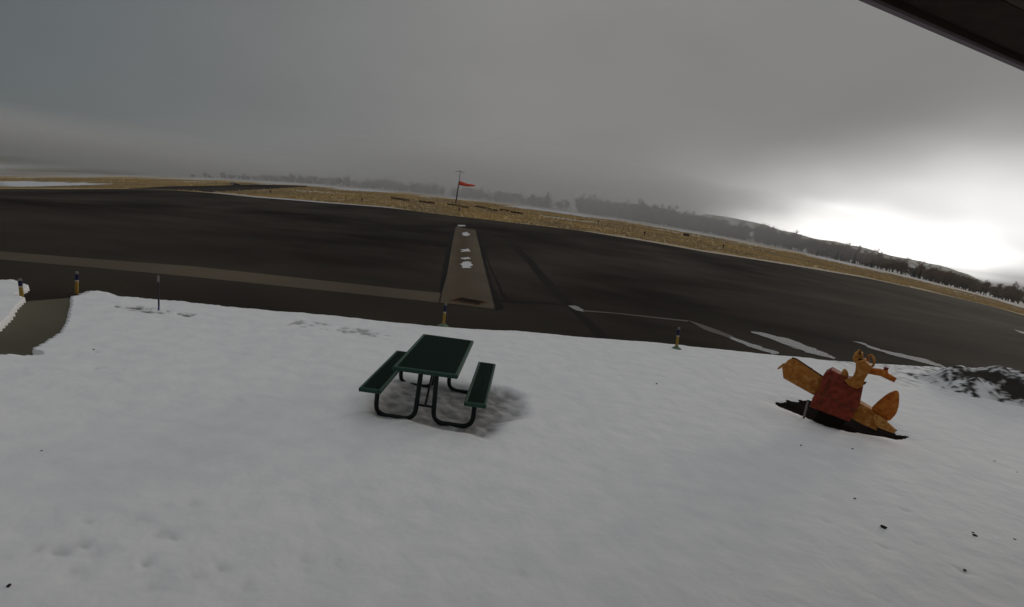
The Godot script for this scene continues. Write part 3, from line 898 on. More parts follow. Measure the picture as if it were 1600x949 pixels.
func hill() -> void:
	var xs := axis([-900.0, [100.0, 40.0], [760.0, 12.0], [1500.0, 60.0]])
	var st := begin()
	var profile := func(x: float) -> float:
		if x <= HILL[0].x:
			return HILL[0].y + (HILL[0].x - x) * 0.02
		for i in HILL.size() - 1:
			if x <= HILL[i + 1].x:
				return lerpf(HILL[i].y, HILL[i + 1].y, smoothstep(0.0, 1.0, (x - HILL[i].x) / (HILL[i + 1].x - HILL[i].x)) * 0.4 + 0.6 * (x - HILL[i].x) / (HILL[i + 1].x - HILL[i].x))
		return HILL[-1].y
	var rows := 36
	var at := func(x: float, j: int) -> Vector3:
		var t := float(j) / rows
		var f := 520.0 + 760.0 * t
		var s := smoothstep(0.0, 0.5, t) * (1.0 - smoothstep(0.55, 1.0, t))
		var y: float = -70.0 + (profile.call(x) + 70.0) * s
		return Vector3(x, y + (1.6 * fine.get_noise_2d(x * 0.35, f * 0.35) + 3.0 * coarse.get_noise_2d(x * 0.5, f * 0.5)) * s, -f)
	st.set_smooth_group(0)
	for i in xs.size() - 1:
		for j in rows:
			for v in [at.call(xs[i], j), at.call(xs[i], j + 1), at.call(xs[i + 1], j + 1), at.call(xs[i], j), at.call(xs[i + 1], j + 1), at.call(xs[i + 1], j)]:
				var n := fine.get_noise_2d(v.x * 0.8, v.z * 0.5)
				st.set_color(Color(0.34, 0.31, 0.2).lerp(Color(0.74, 0.74, 0.72), smoothstep(-0.2, 0.25, n)))
				st.add_vertex(v)
	struct("hill", finish(st), M.sage, "low snow flecked sagebrush hill rising behind the trees into the cloud")


func snow_squall() -> void:
	# the falling snow that hides the far left of the field
	# many thin overlapping banks, so that no edge shows
	var r := RandomNumberGenerator.new()
	r.seed = 91
	for i in 30:
		var far: bool = i >= 22
		var v := FogVolume.new()
		v.name = numbered("snow_squall", self)
		v.shape = RenderingServer.FOG_VOLUME_SHAPE_ELLIPSOID
		v.size = Vector3(r.randf_range(260, 620), r.randf_range(20, 36), r.randf_range(170, 420))
		v.position = Vector3(r.randf_range(-620, -60), r.randf_range(4, 14), -r.randf_range(260, 500))
		if far:
			v.size = Vector3(r.randf_range(150, 240), r.randf_range(26, 44), r.randf_range(110, 190))
			v.position = Vector3(r.randf_range(-110, 85), r.randf_range(8, 16), -r.randf_range(215, 290))
		var m := FogMaterial.new()
		m.albedo = Color(1.0, 1.0, 1.0)
		m.density = 0.0015 if far else 0.0007
		v.material = m
		add_child(v, true)
		v.set_meta("kind", "stuff")
		v.set_meta("label", "bank of falling snow and mist over the far field")


# ---------------------------------------------------------------- the building that carries the camera
func building() -> void:
	# the eave line passes in front of the camera, its wall just behind it
	var b := thing("building", "dark brown timber building with a board soffit under its eave at upper right", "building", Vector3(0, 0, 0))
	var t := Vector3(0.913, 0, -0.407)
	var inward := Vector3(0.407, 0, 0.913)
	var frame := Basis(t, Vector3.UP, inward)
	var edge := Vector3(0.59, 3.16, -1.15)
	var place := func(along: float, up: float, deep: float) -> Vector3:
		return edge + t * along + Vector3.UP * up + inward * deep
	var st := begin()
	box(st, place.call(-1.0, 0.012, 0.011), Vector3(17, 0.026, 0.022), frame)
	obj("drip_edge", finish(st), M.drip, b)
	st = begin()
	box(st, place.call(-1.0, 0.115, 0.034), Vector3(17, 0.17, 0.02), frame)
	obj("fascia", finish(st), M.brown_board, b)
	for i in 7:
		st = begin()
		var wide := 0.118 if i == 0 else 0.136
		var from := 0.026 if i == 0 else 0.186 + (i - 1) * 0.14
		box(st, place.call(-1.0, 0.022 + (0.0 if i % 2 else 0.001), from + wide / 2), Vector3(17, 0.02, wide), frame)
		obj("soffit_board", finish(st), M.brown_board, b)
	st = begin()
	box(st, place.call(-1.0, 0.019, 0.165), Vector3(17, 0.026, 0.034), frame)
	obj("trim_strip", finish(st), M.trim_board, b)
	st = begin()
	box(st, place.call(-1.0, -1.58, 3.98), Vector3(16, 3.2, 6.0), frame)
	obj("wall", finish(st), M.wall, b)
	st = begin()
	var tilt := frame * Basis(Vector3.RIGHT, -0.3)
	box(st, place.call(-1.0, 0.2, 0.0) + tilt * Vector3(0, 0.06, 2.2), Vector3(17.4, 0.06, 4.6), tilt)
	var tilt2 := frame * Basis(Vector3.RIGHT, 0.3)
	box(st, place.call(-1.0, 0.2, 8.0) + tilt2 * Vector3(0, 0.06, -2.2), Vector3(17.4, 0.06, 4.6), tilt2)
	obj("roof", finish(st), M.wall, b)


# ---------------------------------------------------------------- trees
func bare_tree(salt: int, wide: float, twigs: int) -> Array:
	# [trunk and limbs, twigs], about one metre tall for every unit; scaled when placed
	var r := RandomNumberGenerator.new()
	r.seed = salt
	var wood := begin()
	var thin := begin()
	var tips := []
	var limb := [null]
	var go := func(from: Vector3, d: Vector3, length: float, radius: float, level: int) -> void:
		var path := PackedVector3Array([from])
		var at := from
		var n := 4
		for i in n:
			d = (d + Vector3(r.randf_range(-1, 1), r.randf_range(-0.3, 0.8), r.randf_range(-1, 1)) * 0.16).normalized()
			at += d * length / n
			path.append(at)
		tube(wood, path, PackedFloat32Array([radius, radius * 0.88, radius * 0.75, radius * 0.62, radius * 0.45]), 4 if level else 6, false)
		for i in range(1, path.size()):
			if level > 0:
				tips.append([path[i], d, length])
		if level < 3:
			for k in (8 if level == 0 else 4):
				var q := path[r.randi_range(1, 4)]
				var a := r.randf() * TAU
				var out := Vector3(cos(a) * wide, r.randf_range(0.35, 1.1), sin(a) * wide).normalized()
				limb[0].call(q, (d * 0.5 + out).normalized(), length * r.randf_range(0.5, 0.75), radius * 0.5, level + 1)
	limb[0] = go
	go.call(Vector3.ZERO, Vector3.UP, 0.4, 0.026, 0)
	for i in twigs:
		var t: Array = tips[r.randi() % tips.size()]
		var d: Vector3 = (t[1] + Vector3(r.randf_range(-1, 1), r.randf_range(-0.4, 1.0), r.randf_range(-1, 1)) * 0.9).normalized()
		var s := d.cross(Vector3(r.randf_range(-1, 1), r.randf_range(-1, 1), r.randf_range(-1, 1))).normalized() * 0.0065
		var e: Vector3 = t[0] + d * r.randf_range(0.06, 0.17)
		thin.add_vertex(t[0] - s); thin.add_vertex(e); thin.add_vertex(t[0] + s)
	return [finish(wood), finish(thin)]

func conifer(salt: int, wide: float) -> Array:
	var r := RandomNumberGenerator.new()
	r.seed = salt
	var wood := begin()
	tube(wood, PackedVector3Array([Vector3.ZERO, Vector3(0, 0.5, 0), Vector3(0, 1, 0)]), PackedFloat32Array([0.03, 0.018, 0.003]), 6, false)
	var st := begin()
	for i in 900:
		var h := pow(r.randf(), 0.8) * 0.93 + 0.05
		var reach := wide * (1.0 - h) * r.randf_range(0.55, 1.1) + 0.015
		var a := r.randf() * TAU
		var d := Vector3(cos(a), 0, sin(a))
		var from := Vector3(0, h, 0) + d * reach * r.randf_range(0.0, 0.6)
		var to := Vector3(0, h - reach * 0.35, 0) + d * reach
		var s := Vector3(-d.z, r.randf_range(-0.4, 0.4), d.x) * 0.03
		st.add_vertex(from - s); st.add_vertex(to); st.add_vertex(from + s)
	return [finish(wood), finish(st)]

func woodland() -> void:
	var kinds := []
	for k in 4:
		var parts := bare_tree(40 + k, [1.0, 0.75, 1.25, 0.9][k], 1500)
		var m := ArrayMesh.new()
		for p in 2:
			m.add_surface_from_arrays(Mesh.PRIMITIVE_TRIANGLES, parts[p].surface_get_arrays(0))
			m.surface_set_material(p, M.bark if p == 0 else M.twig)
		kinds.append(m)
	var spots := [[], [], [], []]
	for i in BELT.size() - 1:
		var a: Vector3 = BELT[i]
		var b: Vector3 = BELT[i + 1]
		var n := int(Vector2(a.x, a.y).distance_to(Vector2(b.x, b.y)) * 3.6)
		for k in n:
			var p := a.lerp(b, rng.randf())
			var back := pow(rng.randf(), 1.5) * 34.0
			if fine.get_noise_2d(p.x * 2.2, p.y * 0.6) < -0.12 and back < 14.0:
				continue
			var tall := p.z * rng.randf_range(0.6, 1.22) * (1.0 + back * 0.003)
			if rng.randf() < 0.3:
				tall *= 0.6
			spots[rng.randi() % 4].append([Vector2(p.x + back * 0.35, p.y + back), tall])
	# the faint trees far across the field on the left
	for k in 230:
		var x := rng.randf_range(-210.0, 24.0)
		spots[rng.randi() % 4].append([Vector2(x, rng.randf_range(342.0, 385.0)), rng.randf_range(4.0, 9.5) * (0.55 + 0.45 * smoothstep(-210.0, -60.0, x))])
	for k in 4:
		var mm := MultiMesh.new()
		mm.transform_format = MultiMesh.TRANSFORM_3D
		mm.mesh = kinds[k]
		mm.instance_count = spots[k].size()
		for i in spots[k].size():
			var s: Array = spots[k][i]
			var w: float = s[1] * rng.randf_range(0.95, 1.6)
			mm.set_instance_transform(i, Transform3D(Basis(Vector3.UP, rng.randf() * TAU).scaled(Vector3(w, s[1], w)), on_ground(s[0], -0.1)))
		var o := MultiMeshInstance3D.new()
		o.name = numbered("woodland", self)
		o.multimesh = mm
		add_child(o)
		o.set_meta("kind", "stuff")
		o.set_meta("label", "dense belt of bare grey brown trees along the far side of the field")

func lone_trees() -> void:
	var words := ["lone round bare tree in the mist left of the windsock", "small bare tree in the mist close on the left of the windsock", "first faint bare tree right of the windsock, behind the sock's tip",
		"second bare tree right of the windsock, darker than the first", "tall bare tree in the grove just left of the tall conifer", "taller bare tree close beside the tall conifer", "bare tree right of the tall conifer at the start of the tree belt", "faint small bare tree midway between the two lone trees left of the windsock"]
	var built := []
	for i in LONE_BARE.size():
		var s: Vector3 = LONE_BARE[i]
		var at := on_ground(Vector2(s.x, s.y), -0.05)
		if i < 3:
			var t := thing("bare_tree", words[i], "tree", at, float(i), "bare trees standing apart in the mist")
			var p := bare_tree(70 + i, [1.25, 0.9, 0.8][i], 1900)
			obj("trunk", p[0], M.bark, t)
			obj("crown", p[1], M.twig, t)
			t.scale = Vector3.ONE * s.z * 1.05
			built.append(t)
		else:
			copy_of(built[i % 3], at, i * 1.7, s.z * 1.05, words[i])
	var names := ["narrow dark conifer in the mist right of the windsock", "tall dark pointed conifer standing in the mist in mid field", "smaller conifer touching the left side of the tall pointed one",
		"first dark conifer from the left at the foot of the right hand tree belt", "second dark conifer from the left in front of the tree belt", "short conifer close beside the second one before the tree belt", "broadest dark conifer in front of the right hand tree belt",
		"fifth dark conifer along the tree belt, alone between two gaps", "taller of the close pair of conifers far along the belt", "shorter of the close pair of conifers far along the belt", "last dark conifer at right before the belt thickens"]
	var tall: Node3D = null
	for i in CONIFERS.size():
		var s: Vector3 = CONIFERS[i]
		var at := on_ground(Vector2(s.x, s.y), -0.05)
		if i == 0:
			tall = thing("conifer", names[0], "conifer", at, 0.0, "dark conifers along the far tree line")
			var p := conifer(90, 0.24)
			obj("trunk", p[0], M.bark, tall)
			obj("crown", p[1], M.needle, tall)
			tall.scale = Vector3.ONE * s.z
		else:
			copy_of(tall, at, i * 2.1, s.z, names[i])


# ---------------------------------------------------------------- objects
func lattice(st: SurfaceTool, a: Vector2, b: Vector2, y: float) -> void:
	# expanded metal: two sets of crossing strips with small openings between
	var pitch := 0.034
	var half := 0.0125
	var rect := PackedVector2Array([a, Vector2(b.x, a.y), b, Vector2(a.x, b.y)])
	for way in 2:
		var d := Vector2(0.5, 0.866) if way == 0 else Vector2(-0.5, 0.866)
		var nrm := Vector2(-d.y, d.x)
		var mid := (a + b) / 2.0
		for k in range(-46, 47):
			var c := mid + nrm * k * pitch
			var strip := PackedVector2Array([c - d * 3.0 - nrm * half, c + d * 3.0 - nrm * half, c + d * 3.0 + nrm * half, c - d * 3.0 + nrm * half])
			for piece in Geometry2D.intersect_polygons(strip, rect):
				var idx := Geometry2D.triangulate_polygon(piece)
				for i in range(0, idx.size(), 3):
					for side in [0.0, -0.004]:
						var q := []
						for j in 3:
							q.append(Vector3(piece[idx[i + j]].x, y + side + way * 0.0015, piece[idx[i + j]].y))
						tri(st, q[0], q[1], q[2], Vector3(mid.x, y - 0.002 + way * 0.0015, mid.y))

func board(parent: Node3D, called: String, mid: Vector3, size: Vector2, rim: float, drop: float) -> void:
	var st := begin()
	lattice(st, Vector2(mid.x - size.x / 2 + rim * 0.8, mid.z - size.y / 2 + rim * 0.8), Vector2(mid.x + size.x / 2 - rim * 0.8, mid.z + size.y / 2 - rim * 0.8), mid.y - 0.006)
	var top := obj(called, finish(st), M.green_coat, parent)
	st = begin()
	for s in [-1, 1]:
		box(st, mid + Vector3(s * (size.x - rim) / 2, -drop / 2, 0), Vector3(rim, drop, size.y), Basis(), 0.011)
		box(st, mid + Vector3(0, -drop / 2 + 0.0005, s * (size.y - rim) / 2), Vector3(size.x - rim * 1.6, drop, rim), Basis(), 0.011)
	obj("rim", finish(st), M.green_rim, top)

func picnic_table() -> void:
	var t := thing("picnic_table", "dark green metal picnic table with two attached benches standing in the snow", "picnic table", Vector3(-0.887, 0.012, -7.03), -0.011)
	board(t, "tabletop", Vector3(0, 0.765, 0), Vector2(0.77, 1.84), 0.045, 0.05)
	for s in [-1, 1]:
		board(t, "seat", Vector3(s * 0.625, 0.455, 0), Vector2(0.265, 1.84), 0.034, 0.05)
	for z in [-0.68, 0.62]:
		for s in [-1, 1]:
			var st := begin()
			var pipe := bend([Vector3(s * 0.605, 0.41, z), Vector3(s * 0.605, 0.035, z), Vector3(s * 0.115, 0.035, z), Vector3(s * 0.095, 0.71, z)], 0.15)
			tube(st, pipe, PackedFloat32Array([0.03]), 12)
			obj("leg", finish(st), M.dark_pipe, t)
			st = begin()
			box(st, Vector3(s * 0.62, 0.403, z), Vector3(0.22, 0.014, 0.05))
			obj("seat_bracket", finish(st), M.dark_pipe, t)
		var st := begin()
		box(st, Vector3(0, 0.705, z), Vector3(0.62, 0.018, 0.06))
		obj("top_bracket", finish(st), M.dark_pipe, t)
		st = begin()
		tube(st, PackedVector3Array([Vector3(-0.1, 0.23, z), Vector3(0.1, 0.23, z)]), PackedFloat32Array([0.016]), 8)
		obj("cross_bar", finish(st), M.dark_pipe, t)
		st = begin()
		tube(st, PackedVector3Array([Vector3(0, 0.235, z), Vector3(0, 0.70, z * 0.28)]), PackedFloat32Array([0.015]), 8)
		obj("brace", finish(st), M.dark_pipe, t)
	var st2 := begin()
	for x in [-0.2, 0.2]:
		box(st2, Vector3(x, 0.712, 0), Vector3(0.035, 0.016, 1.72))
	obj("top_rail", finish(st2), M.dark_pipe, t)


func machine() -> void:
	var at := on_ground(MACHINE_AT, 0.0)
	var m := thing("rusty_machine", "old rusty machine with red box, orange blade and pointed fin on bare earth", "farm machine", at, -MACHINE_TURN)
	var part := func(called: String, poly: Array, w0: float, w1: float, mat: Material, bevel := 0.012, bulge := 0.0) -> MeshInstance3D:
		var st := begin()
		slab(st, poly, w0, w1, bevel, bulge)
		return obj(called, finish(st), mat, m)
	part.call("body", RED_BODY, -0.16, 0.17, M.red_paint, 0.02)
	# seams and bolts on the red body
	var body := m.get_node("body")
	var st := begin()
	tube(st, PackedVector3Array([Vector3(-0.36, 0.6, 0.172), Vector3(0.18, 0.45, 0.172)]), PackedFloat32Array([0.008]), 6)
	tube(st, PackedVector3Array([Vector3(-0.25, 0.9, 0.172), Vector3(-0.33, 0.33, 0.172)]), PackedFloat32Array([0.008]), 6)
	obj("weld_seam", finish(st), M.rust, body)
	for k in 7:
		st = begin()
		var q := Vector3(-0.24, 0.88, 0.17).lerp(Vector3(0.15, 0.75, 0.17), k / 6.0)
		tube(st, PackedVector3Array([q, q + Vector3(0, 0, 0.012)]), PackedFloat32Array([0.011]), 6)
		obj("bolt", finish(st), M.rust, body)
	part.call("blade", WING, -0.12, 0.03, M.orange_paint, 0.012, 0.05)
	st = begin()
	var lip := PackedVector3Array()
	for p in WING.slice(2, 5):
		lip.append(Vector3(p.x, p.y, 0.0))
	lip.append(Vector3(WING[4].x, WING[4].y, 0.0))
	lip.resize(3)
	tube(st, lip, PackedFloat32Array([0.022]), 8)
	obj("blade_lip", finish(st), M.rust, m.get_node("blade"))
	part.call("blade_tip", rounded(WING_TIP, 1), -0.07, -0.02, M.tan_paint, 0.008)
	part.call("knob", rounded(WING_KNOB, 2), -0.06, 0.0, M.rust, 0.01)
	part.call("beam", BEAM, -0.2, 0.04, M.orange_paint, 0.016)
	part.call("fin", rounded(FIN, 1), -0.06, -0.02, M.fin_paint, 0.008, 0.045)
	part.call("foot", rounded(FOOT, 1), 0.0, 0.1, M.tan_paint, 0.014)
	part.call("arm", ARM, -0.1, 0.22, M.orange_paint, 0.014, 0.03)
	part.call("lug", rounded(LUG, 2), 0.02, 0.12, M.tan_paint, 0.016, 0.012)
	part.call("hook", rounded(HOOK, 1), -0.08, -0.03, M.rust, 0.006)
	part.call("bar", [Vector2(0.12, 1.12)] + BAR.slice(1, 7) + [Vector2(0.12, 1.04)], 0.0, 0.1, M.fin_paint, 0.014)
	st = begin()
	tube(st, PackedVector3Array([Vector3(BAR_KNOB[0].x, BAR_KNOB[0].y - 0.03, 0.05), Vector3(BAR_KNOB[0].x + 0.01, BAR_KNOB[0].y + 0.045, 0.05)]), PackedFloat32Array([0.03]), 10)
	obj("bar_knob", finish(st), M.red_paint, m)
	# the gear wheel at the top of the arm
	st = begin()
	var g := Vector3(GEAR[0].x, GEAR[0].y, 0.05)
	slab(st, GEAR_CASE, -0.02, 0.08, 0.014)
	obj("gear", finish(st), M.tan_paint, m)
	st = begin()
	box(st, g + Vector3(0.025, -0.02, 0.02), Vector3(0.05, 0.045, 0.05), Basis(Vector3.BACK, 0.5), 0.008)
	obj("hub", finish(st), M.rust, m.get_node("gear"))
	st = begin()
	tube(st, PackedVector3Array([g + Vector3(0.0, 0.05, 0.02), g + Vector3(0.0, 0.125, 0.02)]), PackedFloat32Array([0.022, 0.016]), 8)
	obj("stud", finish(st), M.rust, m.get_node("gear"))
	# the open ring beside it
	st = begin()
	var ring := PackedVector3Array()
	for k in 21:
		var a := TAU * k / 20.0
		ring.append(Vector3(RING[0].x + cos(a) * 0.04 - sin(a) * 0.02, RING[0].y + sin(a) * 0.085 + cos(a) * 0.012, 0.03 + 0.05 * cos(a)))
	tube(st, ring, PackedFloat32Array([0.017]), 8, false)
	obj("ring", finish(st), M.tan_paint, m)
	st = begin()
	tube(st, PackedVector3Array([Vector3(-0.5, 0.0, 0.06), Vector3(-0.49, 0.38, 0.06)]), PackedFloat32Array([0.016]), 8)
	obj("stand", finish(st), M.steel, m)
	# the dark stub on which it all stands, sunk in the earth
	st = begin()
	box(st, Vector3(-0.14, 0.18, -0.1), Vector3(0.4, 0.3, 0.2), Basis(Vector3.BACK, -0.16), 0.012)
	obj("strut", finish(st), M.grate, m)


func posts() -> void:
	var words := ["short blue topped yellow marker post at the far left, before the path", "blue and yellow marker post at the right corner of the cleared path", "", "blue and yellow marker post on a round green base behind the picnic table", "blue and yellow marker post with tilted base right of the table at the snow edge"]
	var tall := [0.37, 0.46, 0.74, 0.54, 0.54]
	for i in 5:
		var at := on_ground(POSTS[i], 0.085 if i > 2 else 0.03)
		if i == 2:
			var s := thing("snow_stake", "thin dark snow stake with grey top standing alone in the snow", "snow stake", at)
			var st := begin()
			tube(st, PackedVector3Array([Vector3(0, -0.1, 0), Vector3(0.003, 0.16, 0)]), PackedFloat32Array([0.015]), 8)
			obj("foot", finish(st), M.stake_blue, s)
			st = begin()
			tube(st, PackedVector3Array([Vector3(0.003, 0.16, 0), Vector3(-0.02, 0.6, 0)]), PackedFloat32Array([0.0155]), 8)
			obj("shaft", finish(st), M.stake_dark, s)
			st = begin()
			tube(st, PackedVector3Array([Vector3(-0.02, 0.6, 0), Vector3(-0.025, 0.72, 0)]), PackedFloat32Array([0.0165]), 8)
			obj("reflector", finish(st), M.steel, s)
			continue
		var p := thing("marker_post", words[i], "marker post", at, 0.0, "blue and yellow marker posts along the snow edge")
		if i == 4:
			p.rotation.z = 0.05
		if i == 0:
			p.rotation.z = 0.1
		var h: float = tall[i]
		var st := begin()
		if i > 2:
			lathe(st, Vector3.ZERO, [Vector2(0.0, -0.02), Vector2(0.125, -0.02), Vector2(0.125, 0.012), Vector2(0.11, 0.022), Vector2(0.06, 0.05), Vector2(0.045, 0.075), Vector2(0.0, 0.075)])
			obj("base", finish(st), M.base_green, p)
			st = begin()
		tube(st, PackedVector3Array([Vector3(0, -0.05, 0), Vector3(0, h * 0.56, 0)]), PackedFloat32Array([0.031]), 14)
		obj("post", finish(st), M.yellow, p)
		st = begin()
		tube(st, PackedVector3Array([Vector3(0, h * 0.56, 0), Vector3(0, h * 0.62, 0)]), PackedFloat32Array([0.0315]), 14)
		obj("white_band", finish(st), M.white_band, p)
		st = begin()
		tube(st, PackedVector3Array([Vector3(0, h * 0.62, 0), Vector3(0, h * 0.88, 0)]), PackedFloat32Array([0.033]), 14)
		obj("blue_band", finish(st), M.blue, p)
		st = begin()
		lathe(st, Vector3(0, h * 0.88, 0), [Vector2(0.029, 0.0), Vector2(0.029, 0.03), Vector2(0.024, h * 0.12 - 0.008), Vector2(0.0, h * 0.12)])
		obj("cap", finish(st), M.cap, p)


func windsock() -> void:
	var at := on_ground(SOCK_POLE[0], 0.0)
	var w := thing("windsock", "orange red windsock streaming right from its dark pole in the grass field", "windsock", at)
	var st := begin()
	tube(st, PackedVector3Array([Vector3(0, 0, 0), Vector3(0.16, 3.6, 0), Vector3(0.2, 4.7, 0), Vector3(0.22, 6.75, 0)]), PackedFloat32Array([0.17, 0.13, 0.075, 0.045]), 10)
	obj("pole", finish(st), M.pole, w)
	st = begin()
	tube(st, PackedVector3Array([Vector3(-0.75, 6.62, 0), Vector3(-0.2, 6.82, 0), Vector3(0.22, 6.86, 0), Vector3(0.6, 6.8, 0), Vector3(1.15, 6.55, 0)]), PackedFloat32Array([0.05]), 8)
	obj("top_arm", finish(st), M.pole, w)
	st = begin()
	tube(st, PackedVector3Array([Vector3(0.22, 6.8, 0), Vector3(0.22, 7.0, 0)]), PackedFloat32Array([0.13, 0.09]), 10)
	obj("top_light", finish(st), M.pole, w)
	st = begin()
	var ring := PackedVector3Array()
	for k in 17:
		var a := TAU * k / 16.0
		ring.append(Vector3(0.32, 4.38 + 0.44 * cos(a), 0.44 * sin(a)))
	tube(st, ring, PackedFloat32Array([0.03]), 6, false)
	obj("hoop", finish(st), M.pole, w)
	# the cloth: a cone, a little slack along its length
	st = begin()
	st.set_smooth_group(3)
	var rings := []
	for j in 13:
		var t := j / 12.0
		var c := Vector3(0.32 + 3.45 * t, 4.38 - 0.28 * t - 0.12 * sin(t * 5.0) * t, 0.3 * t)
		var q := []
		for k in 16:
			var a := TAU * k / 16.0
			var r := lerpf(0.44, 0.15, t) * (1.0 + 0.1 * sin(a * 3.0 + t * 9.0) * t)
			q.append(c + Vector3(0, cos(a) * r, sin(a) * r))
		rings.append(q)
	for j in 12:
		for k in 16:
			quad(st, rings[j][k], rings[j][(k + 1) % 16], rings[j + 1][(k + 1) % 16], rings[j + 1][k])
	obj("sock", finish(st), M.sock, w)


func segmented_circle() -> void:
	var words := ["first low brown board marker from the left in the field", "second low brown board marker from the left", "long sagging brown board marker at the windsock's foot", "short brown board marker just right of the windsock",
		"small reddish board marker in the front row right of the windsock", "low board marker behind the reddish one right of the windsock", "last brown board marker at right of the ring by the windsock"]
	for i in 7:
		var a: Vector2 = MARKERS[i * 2]
		var b: Vector2 = MARKERS[i * 2 + 1]
		var mid := (a + b) / 2.0
		var len := a.distance_to(b) * 0.9
		var d := (on_ground(b) - on_ground(a)).normalized()
		var m := thing("board_marker", words[i], "airfield marker", on_ground(mid, 0.0), 0.0, "low board markers laid in a ring round the windsock")
		var n := 3
		for k in n:
			for row in 2:
				var st := begin()
				var c := d * len * ((k + 0.5) / n - 0.5) + Vector3(0, 0.13 + row * 0.2 + rng.randf_range(-0.05, 0.05), 0)
				box(st, c, Vector3(len / n * 0.98, 0.17, 0.06), Basis(d, Vector3.UP, d.cross(Vector3.UP)) * Basis(Vector3.BACK, rng.randf_range(-0.03, 0.03)))
				obj("board", finish(st), M.plank, m)
		for k in n + 1:
			var st := begin()
			box(st, d * len * (float(k) / n - 0.5) * 0.97 + Vector3(0, 0.18, -0.07), Vector3(0.1, 0.6, 0.08))
			obj("stake", finish(st), M.plank, m)


func edge_lights() -> void:
	var words := ["small dark taxiway light near the tip of the grass tongue at left", "small dark taxiway light in the grass left of the windsock", "small dark taxiway light at the apron edge below the windsock", "small dark light set back in the grass right of mid field", "small dark light at the grass edge where the tree belt begins", "rightmost small dark light on the grass edge"]
	for i in EDGE_LIGHTS.size():
		var e := thing("edge_light", words[i], "edge light", on_ground(EDGE_LIGHTS[i], 0.0), 0.0, "small edge lights along the grass")
		var st := begin()
		lathe(st, Vector3.ZERO, [Vector2(0.0, 0.0), Vector2(0.16, 0.0), Vector2(0.16, 0.05), Vector2(0.07, 0.08), Vector2(0.07, 0.4), Vector2(0.0, 0.4)], 10)
		obj("stem", finish(st), M.pole, e)
		st = begin()
		lathe(st, Vector3.ZERO, [Vector2(0.1, 0.4), Vector2(0.13, 0.5), Vector2(0.11, 0.64), Vector2(0.0, 0.7)], 10)
		obj("lens", finish(st), M.stake_dark, e)
	var b := thing("utility_box", "low dark box in the grass before the right hand tree belt", "utility box", on_ground(FAR_BOXES[0], 0.0), 0.3)
	var st := begin()
	box(st, Vector3(0, 0.25, 0), Vector3(1.15, 0.5, 0.6), Basis(), 0.03)
	obj("case", finish(st), M.pole, b)
	st = begin()
	box(st, Vector3(0, 0.53, 0), Vector3(1.25, 0.06, 0.7), Basis(), 0.02)
	obj("lid", finish(st), M.stake_dark, b)
	b = thing("utility_box", "pale and dark box beside the far taxiway at left", "utility box", on_ground(FAR_BOXES[1], 0.0), -0.3)
	st = begin()
	box(st, Vector3(-0.6, 0.3, 0), Vector3(0.9, 0.6, 0.7), Basis(), 0.03)
	obj("case", finish(st), M.worn_paint, b)
	st = begin()
	box(st, Vector3(0.55, 0.22, 0.05), Vector3(1.2, 0.44, 0.7), Basis(), 0.03)
	obj("dark_case", finish(st), M.pole, b)


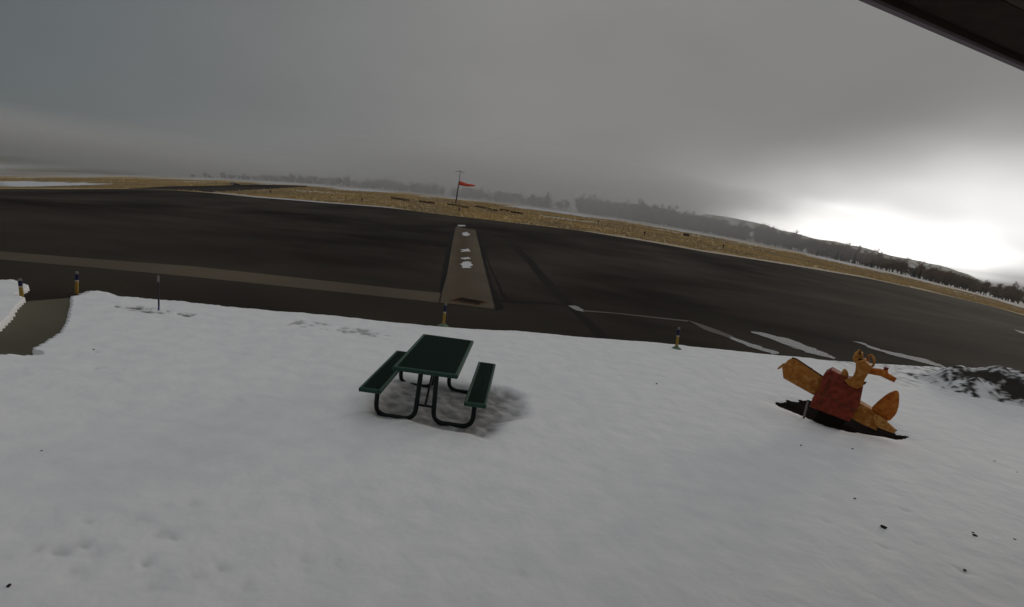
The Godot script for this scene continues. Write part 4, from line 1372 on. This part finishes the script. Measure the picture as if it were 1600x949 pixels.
func mound() -> void:
	# a heap of ploughed snow and dirt at the right end of the lawn
	var arrays := []
	arrays.resize(Mesh.ARRAY_MAX)
	var n := 120
	var pos := PackedVector3Array()
	var col := PackedColorArray()
	var nor := PackedVector3Array()
	var idx := PackedInt32Array()
	var mid := Vector2(11.55, 12.35)
	for j in n + 1:
		for i in n + 1:
			var p := Vector2(i - n / 2.0, j - n / 2.0) / (n / 2.0) * 2.6
			var q := p.rotated(0.55)
			var r := Vector2(q.x / 2.1, q.y / 1.35).length()
			var g := mid + p
			var n1 := fine.get_noise_2d(g.x * 16.0, g.y * 16.0)
			var n2 := fine.get_noise_2d(g.x * 52.0 + 30.0, g.y * 52.0)
			var n3 := fine.get_noise_2d(g.x * 130.0 + 30.0, g.y * 130.0)
			var h := 0.62 * (1.0 - smoothstep(0.1, 1.0 + 0.18 * n1, r)) * (1.0 + 0.28 * n1) + (0.05 * absf(n2) + 0.018 * n3) * (1.0 - smoothstep(0.6, 1.1, r)) - 0.03
			pos.append(Vector3(g.x, h + 0.05, -g.y))
			# dark soil shows on the face towards the lawn, in broken clods
			var face := exp(-pow((q.y + 0.55) / 0.62, 2.0)) * exp(-pow(q.x / 1.7, 2.0))
			var dirt := smoothstep(0.22, 0.42, face * 0.3 + 0.55 * n2 + 0.5 * n1 + 0.75 * n3 - 0.1 - 0.16 * smoothstep(0.0, 0.8, q.x))
			for b in [[BLOB_A, 0.5, 0.22], [BLOB_B, 0.24, 0.26]]:
				var o: Vector2 = (g - b[0]).rotated(0.55)
				dirt = maxf(dirt, smoothstep(1.1, 0.8, Vector2(o.x / b[1], o.y / b[2]).length() + 1.1 * n2 + 0.5 * n1 + 0.9 * n3))
			dirt = maxf(dirt, smoothstep(0.26, 0.44, n2 + 0.7 * n3 - 0.1 * smoothstep(0.0, 0.8, q.x)) * (1.0 - smoothstep(0.8, 1.15, r)))
			col.append(Color(0.74, 0.74, 0.75).lerp(Color(0.4, 0.38, 0.36), 0.6 * (1.0 - smoothstep(0.6, 1.1, r)) * smoothstep(-0.2, 0.3, n2 + n3)).lerp(Color(0.035, 0.03, 0.026), dirt * (1.0 - smoothstep(1.0, 1.2, r))))
	nor.resize(pos.size())
	for j in n:
		for i in n:
			var a := j * (n + 1) + i
			idx.append_array([a, a + n + 1, a + 1, a + 1, a + n + 1, a + n + 2])
	for k in range(0, idx.size(), 3):
		var c := (pos[idx[k + 2]] - pos[idx[k]]).cross(pos[idx[k + 1]] - pos[idx[k]])
		for e in 3:
			nor[idx[k + e]] += c
	for i in nor.size():
		nor[i] = nor[i].normalized()
	arrays[Mesh.ARRAY_VERTEX] = pos
	arrays[Mesh.ARRAY_NORMAL] = nor
	arrays[Mesh.ARRAY_COLOR] = col
	arrays[Mesh.ARRAY_INDEX] = idx
	var m := ArrayMesh.new()
	m.add_surface_from_arrays(Mesh.PRIMITIVE_TRIANGLES, arrays)
	var o := obj("dirty_snow_heap", m, M.snow)
	tag(o, "heap of ploughed snow streaked with black dirt at the right edge", "snow heap")


func debris() -> void:
	var big := [0.03, 0.022, 0.018, 0.014, 0.016, 0.015, 0.014, 0.013, 0.012, 0.014, 0.016, 0.014, 0.014, 0.014]
	var words := ["black dirt clod on the snow, largest in the lower right", "small dark flat clod on the snow near the lower right corner", "small dark clod on the snow between table and machine", "left of two small dark specks on the snow below the machine", "right of two small dark specks on the snow below the machine",
		"left of two dark specks on the snow by the right edge", "right of two dark specks on the snow by the right edge", "tiny dark clod above the largest one at lower right", "tiny dark crumb touching the flat clod at lower right", "dark speck on the snow by the left edge", "dark clod in the lower left corner", "dark crumb near the bottom at lower right", "dark crumb right of the flat clod at lower right", "dark clod on the snow just below the path's end"]
	for i in DEBRIS.size():
		var r := RandomNumberGenerator.new()
		r.seed = 500 + i
		var s := SphereMesh.new()
		s.radial_segments = 10
		s.rings = 6
		s.radius = 1.0
		s.height = 2.0
		var a := s.get_mesh_arrays()
		var v: PackedVector3Array = a[Mesh.ARRAY_VERTEX]
		for k in v.size():
			v[k] *= 1.0 + 0.7 * fine.get_noise_3dv(v[k] * 18.0 + Vector3(i * 31.0, 0, 0))
			v[k] *= Vector3(1.3, 0.55, 0.9) * big[i] * 0.8
		a[Mesh.ARRAY_VERTEX] = v
		var st := begin()
		var m := ArrayMesh.new()
		m.add_surface_from_arrays(Mesh.PRIMITIVE_TRIANGLES, a)
		st.create_from(m, 0)
		st.generate_normals()
		var o := obj("dirt_clod", st.commit(), M.clod)
		o.position = on_ground(DEBRIS[i], 0.1)
		o.rotation.y = r.randf() * TAU
		tag(o, words[i], "dirt clod", "dirt clods scattered on the snow")
